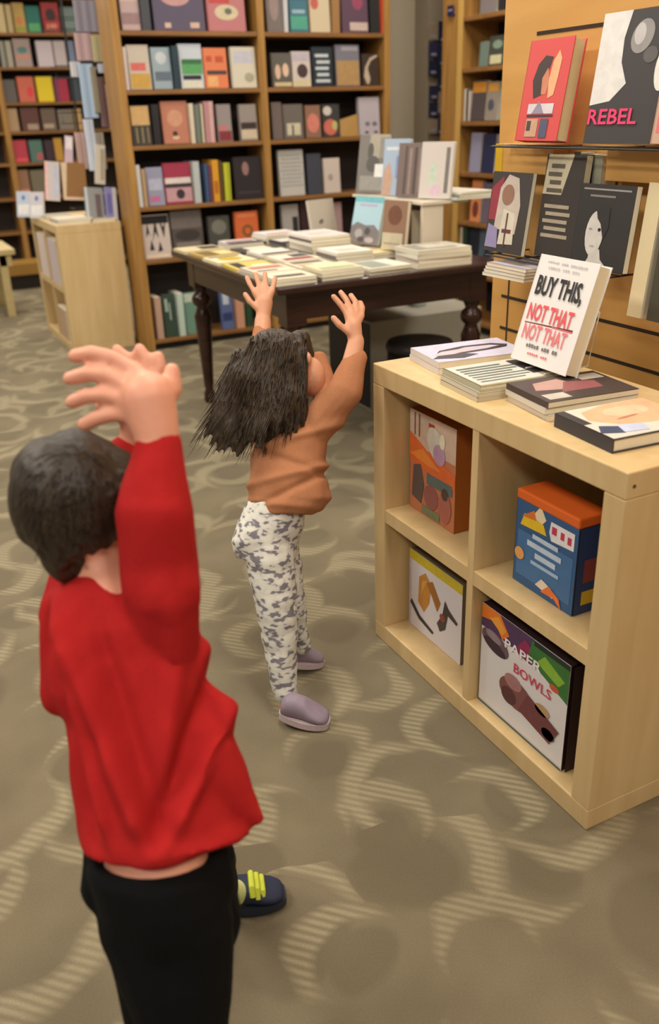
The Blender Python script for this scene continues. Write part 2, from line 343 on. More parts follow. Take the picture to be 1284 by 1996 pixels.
# rows: (shelf index, bottom pixel, [(x0,x1,ytop,kind,colour,art,description)])
LB = {
 5: (50, [(232, 269, -60, 'f', (184, 158, 156), bands(((150, 120, 120), .1, .3), ((206, 180, 172), .5, .9)), 'dusty pink'),
      (270, 291, -40, 's', (72, 74, 80), (), 'thick charcoal'),
      (295, 398, -50, 'f', (92, 82, 104), [((196, 150, 148), E(.45, .62, .3, .18)), ((92, 82, 104), E(.45, .74, .22, .16)), ((210, 180, 160), Rc(.2, .05, .32, .14)), ((210, 180, 160), Rc(.7, .05, .88, .15))], 'wide purple with a pink curve'),
      (402, 477, -60, 'f', (190, 120, 122), [((196, 70, 64), Rc(.05, .5, .6, .9)), ((212, 196, 160), E(.5, .34, .32, .14)), ((104, 104, 92), E(.55, .36, .1, .06))], 'pink and red with cream emblem')]),
 4: (165, [(239, 249, 92, 's', (214, 196, 190), (), 'thin pale'),
      (250, 293, 88, 'f', (196, 184, 168), [((206, 104, 96), Rc(.1, .42, .8, .6)), ((196, 154, 70), Rc(.05, .02, .95, .36))], 'grey, red and mustard'),
      (297, 334, 93, 'f', (150, 166, 174), [((96, 108, 122), Rc(.1, .2, .95, .42)), ((196, 200, 204), E(.5, .75, .3, .15))], 'pale blue-grey'),
      (336, 349, 90, 's', (40, 62, 74), (), 'dark petrol'),
      (350, 396, 86, 'f', (198, 206, 214), [((88, 160, 96), Rc(.08, .32, .98, .62)), ((54, 110, 66), Rc(.1, .55, .98, .66)), ((34, 36, 34), Rc(.1, .2, .9, .3)), ((220, 214, 190), Rc(.1, .02, .9, .17))], 'white and green'),
      (398, 444, 94, 'f', (226, 128, 84), [((196, 84, 44), Rc(.1, .66, .35, .8)), ((196, 84, 44), Rc(.5, .64, .85, .8)), ((74, 58, 54), Rc(.1, .34, .95, .44)), ((232, 176, 112), Rc(.1, .04, .55, .3))], 'orange with a black band'),
      (451, 500, 92, 'f', (214, 206, 186), [((196, 194, 204), Rc(.1, .6, .9, .9)), ((170, 164, 140), E(.7, .25, .2, .12))], 'pale cream leaning')]),
 3: (276, [(256, 294, 206, 'f', (62, 58, 54), [((206, 166, 108), Rc(0.02, .5, .98, .98)), ((150, 132, 84), Rc(.2, .05, .28, .45)), ((150, 132, 84), Rc(.5, .05, .58, .45)), ((150, 132, 84), Rc(.8, .05, .86, .45))], 'tan over black check'),
      (297, 312, 204, 's', (38, 34, 36), (), 'black'),
      (316, 368, 198, 'f', (188, 122, 98), [((206, 150, 120), E(.5, .6, .3, .2)), ((70, 42, 36), E(.45, .24, .1, .06)), ((226, 190, 150), E(.47, .14, .14, .04))], 'salmon brown with small dark bird shape'),
      (370, 379, 202, 's', (222, 208, 184), (), 'cream'), (380, 391, 204, 's', (116, 124, 114), (), 'grey-green'),
      (392, 397, 203, 's', (220, 208, 176), (), 'narrow cream'), (398, 418, 198, 's', (190, 138, 142), [((216, 176, 172), Rc(.55, .0, .9, 1))], 'pink'),
      (424, 452, 204, 'f', (150, 140, 136), [((196, 120, 122), Rc(.05, .3, .7, .44)), ((132, 48, 52), Rc(.05, .02, .95, .28))], 'grey with a dark red foot'),
      (468, 502, 204, 'f', (150, 140, 132), [((56, 44, 40), Rc(.05, .32, .95, .5)), ((206, 188, 160), Rc(.05, .05, .95, .3))], 'grey with black stripe and cream foot')]),
 2: (398, [(267, 276, 322, 's', (214, 214, 210), (), 'white'), (277, 286, 330, 's', (184, 150, 112), (), 'tan'),
      (287, 320, 327, 'f', (150, 150, 172), [((190, 108, 150), Rc(.1, .1, .7, .25)), ((178, 180, 200), Rc(.1, .4, .9, .7))], 'lavender grey'),
      (321, 375, 318, 'f', (160, 48, 74), [((222, 210, 202), Rc(.02, .5, .98, .64)), ((60, 48, 54), Rc(.02, .4, .98, .5)), ((196, 150, 156), Rc(.02, .06, .98, .4)), ((56, 44, 52), E(.55, .24, .16, .12))], 'magenta with white band'),
      (377, 391, 315, 's', (190, 196, 194), (), 'light grey'), (400, 407, 320, 's', (70, 92, 128), (), 'blue'), (408, 413, 322, 's', (126, 74, 96), (), 'plum'),
      (414, 428, 312, 's', (222, 158, 44), [((190, 110, 40), Rc(.2, .2, .8, .5))], 'orange-yellow'), (429, 434, 314, 's', (110, 82, 50), (), 'brown'),
      (437, 450, 318, 's', (200, 200, 52), [((130, 140, 50), Rc(.6, .0, .75, 1))], 'acid yellow-green'),
      (457, 513, 306, 'f', (40, 32, 34), [((150, 112, 108), E(.42, .72, .12, .16)), ((70, 56, 60), Rc(.1, .14, .9, .18))], 'black with a small pale face')]),
 1: (500, [(278, 333, 420, 'f', (206, 190, 180), [((30, 26, 28), Rc(.0, .8, .98, .98)), ((30, 26, 28), [(.12, .5), (.2, .85), (.28, .5), (.22, .6)]), ((30, 26, 28), [(.35, .4), (.5, .95), (.58, .45), (.47, .62)]), ((30, 26, 28), [(.62, .95), (.78, .45), (.9, .95), (.78, .7)]), ((40, 34, 36), [(.2, .2), (.3, .45), (.38, .2)]), ((40, 34, 36), [(.5, .15), (.6, .4), (.68, .18)]), ((232, 206, 180), Rc(.05, .02, .95, .1))], 'white with jagged black letters'),
      (335, 397, 404, 'f', (84, 74, 70), [((112, 102, 98), Rc(.0, .6, .98, .98)), ((60, 52, 50), E(.5, .45, .4, .12)), ((130, 118, 112), Rc(.1, .16, .9, .3))], 'wide grey-brown landscape'),
      (408, 450, 422, 'f', (74, 72, 66), [((120, 118, 108), E(.5, .7, .35, .2)), ((190, 160, 140), Rc(.5, .1, .9, .34))], 'dark grey with cream corner'),
      (460, 506, 413, 'f', (214, 104, 54), [((238, 132, 84), Rc(.1, .85, .9, .95)), ((120, 90, 44), E(.52, .5, .24, .16)), ((214, 104, 54), E(.52, .5, .13, .09))], 'bright orange with dark emblem')]),
 0: (656, [(303, 317, 580, 's', (196, 160, 138), (), 'dull pink'), (319, 345, 575, 'f', (54, 72, 60), [((170, 190, 174), Rc(.2, .6, .4, .9)), ((170, 190, 174), Rc(.5, .4, .6, .8))], 'dark green with white marks'),
      (347, 360, 572, 's', (196, 214, 200), (), 'mint'), (361, 405, 571, 'f', (108, 146, 128), [((196, 206, 190), Rc(.02, .78, .98, .98))], 'sea green'),
      (432, 456, 562, 'f', (90, 106, 150), [((196, 204, 214), Rc(.2, .6, .7, .9)), ((50, 64, 110), Rc(.1, .2, .9, .4))], 'blue'), (460, 477, 568, 's', (214, 160, 130), (), 'salmon'), (479, 492, 570, 's', (44, 76, 52), (), 'dark green')]),
}
RB = {
 5: (55, [(518, 549, -60, 'f', (118, 106, 102), [((150, 130, 124), E(.5, .5, .3, .3))], 'grey-brown'), (551, 560, -60, 's', (206, 204, 206), (), 'white'),
      (563, 600, -60, 'f', (60, 112, 128), [((50, 80, 116), Rc(.05, .6, .95, .9)), ((78, 160, 134), Rc(.05, .05, .95, .3)), ((150, 180, 190), Rc(.15, .35, .85, .42))], 'teal and blue'),
      (603, 643, -60, 'f', (206, 190, 158), [((190, 96, 84), E(.25, .55, .2, .12))], 'cream with red spot'), (645, 662, -60, 's', (158, 118, 72), (), 'brown'),
      (665, 718, -60, 'f', (92, 66, 84), [((150, 70, 96), E(.62, .6, .2, .16)), ((198, 176, 168), Rc(.3, .04, .98, .2))], 'plum with magenta spot'),
      (721, 741, -60, 'f', (28, 30, 30), (), 'black'), (744, 754, -60, 's', (232, 96, 60), (), 'orange-red')]),
 4: (166, [(530, 569, 104, 'f', (96, 90, 84), [((220, 184, 156), E(.3, .45, .14, .22)), ((222, 190, 160), E(.7, .5, .16, .2)), ((206, 186, 140), Rc(.1, .02, .98, .14))], 'grey with pale curved shape'),
      (570, 606, 101, 'f', (210, 196, 186), [((190, 180, 188), Rc(.0, .72, .98, .96)), ((70, 52, 52), E(.55, .45, .3, .2)), ((210, 196, 160), Rc(0, .02, .98, .2))], 'white with dark centre'),
      (609, 650, 92, 'f', (34, 42, 52), lines((196, 204, 206), .1, .9, 5), 'navy with white lettering bars'),
      (655, 702, 88, 'f', (120, 118, 128), [((160, 156, 164), Rc(.25, .86, .95, .96)), ((176, 140, 92), Rc(.02, .02, .98, .62))], 'grey over kraft'),
      (706, 738, 106, 'f', (58, 44, 34), [((190, 170, 148), [(.1, .3), (.2, .6), (.5, .88), (.95, .98), (.95, .92), (.55, .78), (.35, .55), (.5, .2), (.4, .05), (.28, .05)])], 'dark brown with pale arc')]),
 3: (270, [(531, 551, 200, 'f', (112, 98, 92), (), 'dull brown'), (553, 592, 204, 'f', (110, 102, 94), [((206, 196, 170), Rc(.15, .1, .85, .45)), ((90, 84, 78), Rc(.4, .1, .5, .4))], 'grey with cream block'),
      (596, 626, 206, 'f', (142, 106, 84), [((214, 128, 112), E(.5, .45, .4, .3))], 'brown with pink circle'),
      (629, 663, 204, 'f', (60, 58, 56), [((210, 202, 190), E(.3, .8, .25, .14)), ((206, 110, 92), E(.45, .3, .4, .25)), ((190, 186, 110), E(.7, .35, .16, .14))], 'black, red and green'),
      (700, 741, 190, 'f', (186, 178, 184), [((120, 110, 130), E(.4, .3, .12, .06)), ((40, 40, 50), E(.35, .08, .1, .03)), ((40, 40, 50), E(.8, .08, .1, .03)), ((120, 110, 130), E(.75, .3, .12, .06))], 'pale lavender with dark dots')]),
 2: (386, [(545, 594, 293, 'f', (196, 192, 184), lines((170, 166, 160), .2, .95, 9, .05, .95), 'pale grey striped'),
      (600, 628, 300, 'f', (66, 68, 80), (), 'slate'), (632, 664, 309, 'f', (212, 198, 186), [((170, 158, 150), E(.4, .45, .16, .1))], 'pale cream')]),
 1: (470, [(551, 584, 400, 'f', (170, 164, 158), [((46, 42, 44), Rc(.62, .2, .95, .7)), ((90, 86, 84), Rc(.1, .3, .5, .36))], 'grey and black'),
      (587, 618, 392, 'f', (56, 30, 30), (), 'dark maroon'), (620, 642, 392, 'f', (98, 50, 44), [((150, 40, 50), E(.4, .5, .2, .2))], 'russet'), (644, 668, 396, 'f', (170, 140, 136), (), 'dusty rose')]),
}
SHN = ['bottom', 'second-lowest', 'third-lowest', 'fourth-lowest', 'fifth-lowest', 'highest visible']
def fill(table, bay, casename, front, axis, zs, lo=-9, hi=9):
    for si, (yb, bks) in table.items():
        n = 0; prev = lo
        for (x0, x1, yt, kind, cov, art, d) in bks:
            k = 'spine' if kind == 's' else 'cover'
            lab = f"{d} {k}, {ORD[n]} from left, {SHN[si]} shelf, {bay}"
            _, prev = shelf_book(front+(.03 if kind == 'f' else .02)*(1), axis, zs[si], x0, x1, yt, yb, kind, cov, art, lab, 'books on the '+casename, lim=(prev+.0015, hi), gap=min(zs[si+1]-zs[si], .32)-.035)
            n += 1
fill(LB, 'back bookcase left bay', 'wide back bookcase', BY, 1, SZ, 1.485, 2.296)
fill(RB, 'back bookcase right bay', 'wide back bookcase', BY, 1, SZ, 2.344, 3.154)
# tan folded display card on the right bay's shelf
b = MB(); p0 = at(664, 262, 1, BY+.03); p1 = at(699, 258, 1, BY+.03)
b.add([(p0.x, BY+.03, SZ[3]+.002), (p1.x, BY+.03, SZ[3]+.002), (p1.x, BY+.05, SZ[3]+.13), (p0.x, BY+.05, SZ[3]+.1),
       (p0.x, BY+.1, SZ[3]+.002), (p1.x, BY+.1, SZ[3]+.002), (p1.x, BY+.056, SZ[3]+.13), (p0.x, BY+.056, SZ[3]+.1)],
      [(0, 1, 2, 3), (5, 4, 7, 6), (3, 2, 6, 7), (0, 3, 7, 4), (1, 5, 6, 2), (0, 4, 5, 1)], M(176, 136, 74))
tag(b.build('book_support'), 'plain tan wedge-shaped card holder on the right bay shelf beside lavender book', 'display card')

# ---------------------------------------------------------------- far bookcase (left background)
FY = 9.0
FZ = [.40, .70, 1.0, 1.265, 1.505, 1.79, 2.06, 2.35]
fc = empty('bookcase', (.2, FY, 0), label='distant oak bookcase at the far left behind the card tower', cat='bookcase')
for a, b in ((.2, .25), (1.335, 1.385), (2.45, 2.5)): case_part('upright', a, FY, 0, b, FY+.28, 2.5, OAKV, fc, .003)
for a, b in ((.25, 1.335), (1.385, 2.45)):
    for z in [.08]+FZ: case_part('shelf', a, FY+.006, z-.022, b, FY+.268, z, OAKS, fc)
case_part('back_panel', .25, FY+.268, 0, 2.45, FY+.28, 2.5, BACK, fc)
FT = {
 5: (62, [(-6, 10, 8, 's', (206, 186, 140), (), 'cream'), (12, 24, 9, 's', (190, 170, 124), (), 'beige'), (26, 49, 6, 'f', (190, 160, 92), [((206, 130, 80), E(.5, .4, .3, .15)), ((150, 160, 70), Rc(.1, .05, .9, .2))], 'ochre'),
      (51, 79, 12, 'f', (40, 116, 108), [((90, 170, 110), Rc(.1, .05, .9, .35))], 'teal green'), (82, 116, 5, 'f', (170, 54, 60), [((60, 34, 38), E(.5, .6, .3, .2)), ((220, 130, 110), Rc(.2, .1, .8, .3))], 'red and black'), (121, 146, 14, 'f', (120, 140, 140), (), 'grey-teal')]),
 4: (129, [(0, 10, 80, 's', (150, 150, 140), (), 'grey'), (12, 24, 80, 's', (170, 166, 150), (), 'light grey'), (27, 61, 76, 'f', (170, 150, 146), [((90, 130, 130), E(.5, .6, .3, .12)), ((206, 140, 120), Rc(.1, .3, .9, .42))], 'mauve grey'),
      (72, 104, 80, 'f', (206, 196, 206), (), 'lavender white'), (106, 129, 80, 'f', (196, 186, 190), (), 'off-white'), (132, 146, 80, 'f', (120, 134, 170), (), 'dull blue')]),
 3: (197, [(6, 32, 156, 'f', (96, 90, 88), (), 'dim grey'), (35, 68, 150, 'f', (206, 104, 84), [((220, 60, 70), E(.7, .4, .2, .2))], 'salmon red'),
      (72, 104, 150, 'f', (232, 206, 36), (), 'bright yellow'), (107, 134, 154, 'f', (170, 40, 72), [((120, 50, 90), Rc(.0, .0, .3, 1))], 'magenta red'), (139, 156, 154, 'f', (56, 74, 84), (), 'slate')]),
 2: (254, [(6, 36, 212, 'f', (176, 146, 112), (), 'tan'), (41, 77, 210, 'f', (98, 58, 54), [((170, 150, 130), Rc(.3, .05, .9, .3))], 'dark pink-brown'), (81, 110, 212, 'f', (110, 92, 80), [((180, 160, 140), Rc(.1, .1, .8, .3))], 'grey-brown'),
      (114, 144, 214, 'f', (132, 122, 110), (), 'stone grey'), (147, 160, 212, 's', (196, 160, 104), (), 'sand')]),
 1: (315, [(27, 54, 274, 'f', (186, 58, 78), [((226, 80, 90), Rc(.05, .05, .95, .2))], 'crimson'), (58, 84, 274, 'f', (84, 120, 110), [((190, 90, 100), Rc(.5, .1, .95, .4))], 'teal with pink'), (88, 105, 274, 'f', (60, 40, 54), (), 'dark purple'), (107, 123, 270, 'f', (196, 150, 60), (), 'golden yellow')]),
 0: (377, [(31, 58, 332, 'f', (150, 110, 84), [((200, 130, 100), Rc(.1, .1, .9, .3))], 'brown'), (61, 90, 332, 'f', (120, 112, 92), (), 'olive grey')]),
}
def fz(i): return [.70, 1.0, 1.265, 1.505, 1.79, 2.06][i]
fill(FT, 'distant bookcase', 'distant far-left bookcase', FY, 1, [fz(i) for i in range(6)]+[2.35], 1.387)

# ---------------------------------------------------------------- right bookcase
RX = 3.4
RZ = [.075, .37, .68, .97, 1.26, 1.55, 1.82, 2.1]
rc = empty('bookcase', (RX, 2.2, 0), label='oak bookcase with navy backing along the right wall behind the slat panel', cat='bookcase')
case_part('upright', RX, 4.86, 0, RX+.28, 5.06, 2.5, OAKV, rc, .003)
case_part('trim_strip', RX-.012, 4.845, 0, RX, 4.885, 2.5, M(206, 166, 92, .4), rc)
case_part('upright', RX, 3.72, 0, RX+.28, 3.765, 2.5, OAKV, rc, .003)
case_part('upright', RX, 2.2, 0, RX+.28, 2.245, 2.5, OAKV, rc, .003)
for a, b in ((3.765, 4.86), (2.245, 3.72)):
    for z in RZ: case_part('shelf', RX+.006, a, z-.024, RX+.268, b, z, OAKS, rc, .002)
    case_part('kickboard', RX+.04, a, 0, RX+.055, b, RZ[0]-.024, M(24, 18, 16, .7), rc)
case_part('back_panel', RX+.268, 2.245, 0, RX+.28, 4.86, 2.5, NAVYB, rc)
RT = {
 6: (28, [(935, 968, -40, 'f', (124, 116, 116), [((160, 150, 150), E(.5, .6, .3, .2))], 'grey'), (971, 986, -40, 's', (40, 38, 42), (), 'black'), (988, 998, -40, 's', (190, 186, 180), (), 'white'), (1000, 1018, -40, 's', (60, 56, 58), (), 'charcoal')]),
 5: (128, [(933, 950, 82, 'f', (110, 128, 118), (), 'grey-green'), (951, 984, 70, 'f', (66, 70, 62), [((206, 200, 160), Rc(.1, .05, .8, .35)), ((130, 150, 130), E(.5, .7, .3, .15))], 'dark green with cream foot'), (986, 1009, 84, 'f', (130, 130, 170), [((206, 150, 150), E(.6, .3, .3, .2))], 'lavender with pink')]),
 4: (236, [(889, 895, 175, 's', (220, 214, 200), (), 'thin white'), (896, 900, 176, 's', (60, 56, 56), (), 'thin black'), (901, 907, 178, 's', (214, 204, 190), (), 'slim cream'),
      (910, 945, 158, 'f', (82, 72, 74), [((206, 140, 50), Rc(.02, .7, .98, .96))], 'dark with orange top'), (947, 968, 160, 'f', (150, 140, 128), [((210, 150, 60), Rc(.02, .75, .98, .96)), ((80, 84, 96), E(.4, .4, .3, .15))], 'grey with orange top'),
      (973, 1000, 142, 'f', (164, 168, 158), [((120, 124, 112), E(.5, .5, .3, .3))], 'pale sage')]),
 3: (335, [(914, 935, 260, 'f', (150, 150, 176), (), 'soft lavender'), (937, 963, 262, 'f', (40, 44, 80), (), 'deep blue')]),
 2: (398, [(916, 936, 352, 'f', (220, 140, 90), [((120, 60, 50), E(.5, .3, .3, .2))], 'peach orange'), (938, 956, 358, 'f', (112, 100, 116), (), 'dull violet')]),
 1: (492, [(864, 871, 438, 's', (214, 206, 184), (), 'white'), (873, 884, 440, 's', (44, 66, 56), (), 'bottle green'), (886, 912, 438, 'f', (36, 42, 56), (), 'midnight blue'), (914, 950, 446, 'f', (86, 104, 118), [((50, 60, 76), E(.6, .4, .25, .25))], 'steel blue')]),
}
SHN2 = {6: 'highest visible', 5: 'second visible', 4: 'third visible', 3: 'fourth visible', 2: 'fifth visible', 1: 'lower'}
for si, (yb, bks) in RT.items():
    prev = 4.858
    for n, (x0, x1, yt, kind, cov, art, d) in enumerate(bks):
        k = 'spine' if kind == 's' else 'cover'
        prev, _ = shelf_book(RX+.03, 0, RZ[si], x0, x1, yt, yb, kind, cov, art, f"{d} {k}, {ORD[n]} from left, {SHN2[si]} shelf, right bookcase", 'books on the right bookcase', lim=(2.3, prev-.0015), gap=RZ[si+1]-RZ[si]-.035)

# magnetic bookmark strips hanging on the column
for k, (px, pt, pb) in enumerate(((842, 45, 150), (861, 40, 265), (842, 165, 262))):
    A = at(px, pt, 1, 5.49); B = at(px, pb, 1, 5.49)
    b = MB(); b.box(A.x-.012, 5.482, B.z, A.x+.012, 5.488, A.z, M(190, 170, 130)); 
    n = 5 if k == 1 else 3
    s = (A.z-B.z)/n
    r = empty('clip_strip', (A.x, 5.485, B.z), label=['upper short clip strip of navy packets on the grey column', 'long clip strip of navy packets hanging nearest the right bookcase', 'lower short clip strip of packets on the grey column'][k], cat='clip strip')
    b.build('strip', r); bpy.data.objects[r.children[0].name].location = (-A.x, -5.485, -B.z)
    for j in range(n):
        c = ((28, 32, 62), (44, 46, 76), (150, 130, 110), (30, 34, 60), (36, 40, 66))[(j+k) % 5]
        q = MB(); q.box(-.034, -.02, s*j+.006, .034, -.008, s*(j+1)-.006, M(*c)); q.box(-.02, -.021, s*j+.02, .02, -.0195, s*j+.035, M(150, 150, 170)); q.build('packet', r)
b = MB(); A = at(878, 20, 0, RX-.014); b.box(RX-.018, A.y-.03, A.z-.03, RX-.013, A.y+.03, A.z+.025, M(34, 34, 74)); b.box(RX-.0185, A.y-.022, A.z-.004, RX-.0178, A.y+.022, A.z+.004, M(170, 160, 190)); b.box(RX-.0135, A.y-.03, A.z-.03, RX, A.y-.02, A.z-.02, M(34, 34, 74))
tag(b.build('shelf_sign'), 'small navy shelf sign on the upright of the right bookcase', 'sign')

# ---------------------------------------------------------------- slat panel + wall display
SX = 1.55
sp = empty('slat_wall', (SX, -.4, 0), label='tan slat panel display wall behind the near cube shelf unit', cat='display panel')
b = MB(); b.box(0, 0, 0, .05, 2.43, 2.4, SLAT); b.build('panel', sp, .002)
gr = M(48, 32, 16, .8)
b = MB()
for z in (.40, .49, .58, .67, .757, .845): b.box(-.0012, 0, z-.004, .002, 2.385, z+.004, gr)
for z in (1.483, 1.573+.12): b.box(-.0012, 0, z-.004, .002, 2.30, z+.004, gr)
for y in (2.355, 1.66, .9): b.box(-.0010, y-.003, .05, .002, y+.003, .95, gr)
b.build('groove', sp)
b = MB(); A = at(1035, 140, 0, SX); b.lathe([(.006, 0), (.006, .004), (.003, .006)], M(40, 30, 20)); o = b.build('screw', sp); o.location = (0, A.y+.4, A.z); o.rotation_euler = (0, -math.pi/2, 0)
# wire ledge under the top row
def wire_ledge(y0, y1, z, x, label):
    r = empty('wire_ledge', (x, y0, z), label=label, cat='display ledge')
    b = MB(); mm = M(28, 24, 22, .4); L_ = y1-y0
    for xx in (0, .03, .06): b.tube([(xx, 0, 0), (xx, L_, 0)], .0025, mm)
    b.tube([(0, 0, 0), (0, 0, .012)], .002, mm); b.tube([(0, L_, 0), (0, L_, .012)], .002, mm)
    for k in range(5): b.tube([(0, L_*k/4, 0), (SX-x, L_*k/4, 0)], .002, mm)
    b.build('wire_frame', r)
wire_ledge(1.12, 1.91, 1.236, 1.435, 'black wire ledge holding the upper row of books on the slat panel')
wire_ledge(1.44, 1.88, .981, 1.41, 'black wire ledge under the black-covered magazine row on the slat panel')
Z90 = -math.pi/2
def wallbook(bl, br, tl, xb, w=None, h=None, t=.03, lean=.1, zb=None, **k):
    A = at(*bl, 0, xb); B = at(*br, 0, xb); T = at(*tl, 0, xb+.03)
    w = w or abs(A.y-B.y); zb = zb if zb is not None else (A.z+B.z)/2; h = h or (T.z-zb)/math.cos(lean)
    return book((xb, (A.y+B.y)/2, zb+t*math.sin(lean)+.001), (Matrix.Rotation(Z90, 3, 'Z') @ Matrix.Rotation(-lean, 3, 'X')).to_euler(), w, h, t, **k)
skin = (226, 170, 132)
wallbook((1003, 272), (1083, 276), (1048, 84), 1.44, t=.036, lean=.16, zb=1.243, cov=(214, 78, 76), pages=M(222, 204, 160, .8, .06),
   label='red paperback showing a dark-haired profile, upper row left on the slat panel',
   art=[((60, 44, 40), [(.28, .42), (.2, .6), (.28, .76), (.42, .84), (.6, .82), (.52, .64), (.48, .46)]), ((206, 130, 96), [(.45, .46), (.42, .62), (.52, .72), (.6, .6), (.56, .46)]), ((238, 176, 130), [(.62, .42), (.58, .6), (.62, .78), (.72, .88), (.8, .8), (.78, .62), (.74, .45)]),
        ((216, 206, 214), Rc(.2, .27, .8, .37)), ((150, 140, 160), [(.3, .27), (.45, .4), (.6, .27)]), ((52, 48, 60), Rc(.2, .24, .82, .26)), ((200, 160, 130), Rc(.22, .04, .5, .22)), ((70, 60, 64), Rc(.24, .1, .34, .2)), ((80, 84, 110), Rc(.55, .03, .74, .22))])
rebl = wallbook((1138, 270), (1262, 288), (1186, 30), 1.435, w=.19, t=.02, lean=.13, zb=1.243, hard=False, cov=(62, 58, 58), pages=M(214, 196, 160, .8),
   label='tall magazine with a black and white portrait and pink REBEL title on slat panel', cat='magazine',
   art=[((228, 224, 220), [(0, .3), (0, 1), (.42, 1), (.36, .8), (.38, .62), (.5, .46), (.3, .33)]), ((150, 146, 144), E(.62, .8, .16, .12, .3)), ((196, 192, 190), E(.58, .82, .08, .08, .3)), ((92, 88, 88), E(.78, .66, .1, .06)), ((234, 230, 224), E(.98, .55, .1, .16))],
   texts=[('REBEL', .02, .15, .74, .12, (232, 60, 112), .02)])
wallbook((1296, 290), (1360, 300), (1282, 120), 1.43, w=.16, h=.2, t=.035, lean=.1, zb=1.243, cov=(208, 170, 150), pages=CREAM,
   label='thick cream book with pink bands at the right edge of the upper row', art=[((230, 120, 120), Rc(.05, .1, .5, .3)), ((236, 226, 206), Rc(.05, .35, .9, .95))])
# tan placard planks
def plank(bl, br, tl, label, edge=None):
    A = at(*bl, 0, 1.50); B = at(*br, 0, 1.50); T = at(*tl, 0, 1.50)
    r = empty('shelf_placard', (1.50, B.y, A.z), label=label, cat='sign')
    L_ = A.y-B.y; b = MB(); b.box(0, 0, 0, .049, L_, T.z-A.z, SLAT); b.build('board', r, .001)
    if edge: e = MB(); e.box(-.0015, L_-.028, 0, .0, L_, T.z-A.z, M(*edge)); e.build('edge_band', r)
plank((965, 335), (1075, 340), (968, 280), 'tan board with a yellow end on the slat panel under the red paperback', (214, 170, 20))
plank((1178, 352), (1330, 372), (1180, 292), 'plain tan board on the slat panel under the REBEL magazine')
# small spines standing between placards
for k, (x0, x1, yt, yb, c) in enumerate(((1084, 1110, 300, 372, (210, 196, 164)), (1112, 1124, 296, 372, (60, 62, 52)), (1126, 1150, 300, 372, (84, 86, 76)), (1152, 1168, 302, 372, (150, 150, 130)))):
    A = at(x0, yb, 0, 1.47); B = at(x1, yb, 0, 1.47); T = at(x0, yt, 0, 1.47)
    wallbook((x0, yb), (x1, yb), (x0, yt), 1.497, t=.045, lean=.02, zb=1.10, cov=c, hard=False, label=['cream', 'narrow olive-black', 'grey-green', 'pale sage'][k]+' magazine standing behind the black magazines on the slat panel', cat='magazine')
# lower row
wallbook((940, 522), (1012, 538), (964, 335), 1.43, t=.012, lean=.13, zb=.985, hard=False, cov=(60, 54, 52), label='glossy magazine with a white-haired figure in pink and silver, lower row left', cat='magazine',
   art=[((150, 52, 66), [(.02, .4), (.02, .8), (.3, .95), (.25, .4)]), ((198, 184, 172), [(.2, .3), (.24, .8), (.42, .97), (.68, .93), (.8, .6), (.76, .25)]), ((150, 112, 92), E(.46, .72, .16, .13)), ((214, 206, 186), [(.35, .1), (.4, .55), (.7, .5), (.74, .12)]), ((110, 60, 60), Rc(.42, .25, .66, .3)), ((150, 140, 180), [(.02, .05), (.05, .35), (.3, .3), (.35, .05)]), ((90, 60, 62), Rc(.5, .08, .54, .5))])
for k in range(4):
    A = at(936, 530, 0, 1.405); B = at(1030, 545, 0, 1.405)
    flatbook((1.475, (A.y+B.y)/2+.005*k, .955-.0085*k), Z90+.02*k, .155, .13, .008, ((196, 190, 200), (206, 176, 150), (160, 180, 196), (220, 214, 200))[k], ['topmost lilac-white', 'second tan', 'third pale blue', 'lowest white'][k]+' magazine lying below the lower display row', cat='magazine', hard=False, parts=False, group='magazines lying under the lower row')
wallbook((1040, 500), (1112, 510), (1068, 312), 1.452, t=.02, lean=.1, zb=.988, h=.23, hard=False, cov=(56, 50, 46), label='dark magazine with cream blocks of type behind the black portrait magazine', cat='magazine',
   art=[((196, 186, 158), [(0, .62), (.05, 1), (.7, 1), (.5, .62)])]+lines((168, 156, 136), .2, .56, 5, .1, .8)+lines((92, 84, 74), .64, .95, 4, .1, .5))
wallbook((1110, 512), (1213, 528), (1128, 357), 1.425, t=.016, lean=.1, zb=.988, hard=False, cov=(46, 43, 42), label='black magazine with a pale woman’s face, lower row of the slat panel', cat='magazine', pages=CREAM,
   art=[((150, 146, 140), Rc(.06, .93, .92, .95)), ((130, 126, 120), Rc(.2, .85, .66, .875)), ((204, 200, 194), [(.24, .0), (.33, .12), (.33, .24), (.52, .24), (.56, .12), (.74, .0)]), ((206, 202, 196), E(.38, .42, .165, .27, -.06)),
        ((46, 43, 42), [(.34, .76), (.40, .60), (.47, .54), (.55, .36), (.62, .5), (.6, .74)]), ((40, 37, 36), E(.465, .47, .03, .022)), ((160, 155, 150), E(.3, .47, .035, .012)), ((176, 168, 162), E(.37, .27, .045, .012))])
for k, (c, ln) in enumerate((((220, 204, 164), 'cream thick-paged book beside the black portrait magazine'), ((206, 188, 150), 'tan thick-paged book'), ((70, 66, 54), 'dark olive book at the frame edge, lower row'), ((190, 180, 150), 'beige book beyond the dark olive one'))):
    if k == 1: continue
    x0 = (1222, 0, 1262, 1290)[k]
    A = at(x0, 585, 0, 1.43)
    book((1.43, A.y-.022, .905), (Matrix.Rotation(Z90, 3, 'Z') @ Matrix.Rotation(-.09, 3, 'X')).to_euler(), .04, .27, .10, c, ln, hard=False)

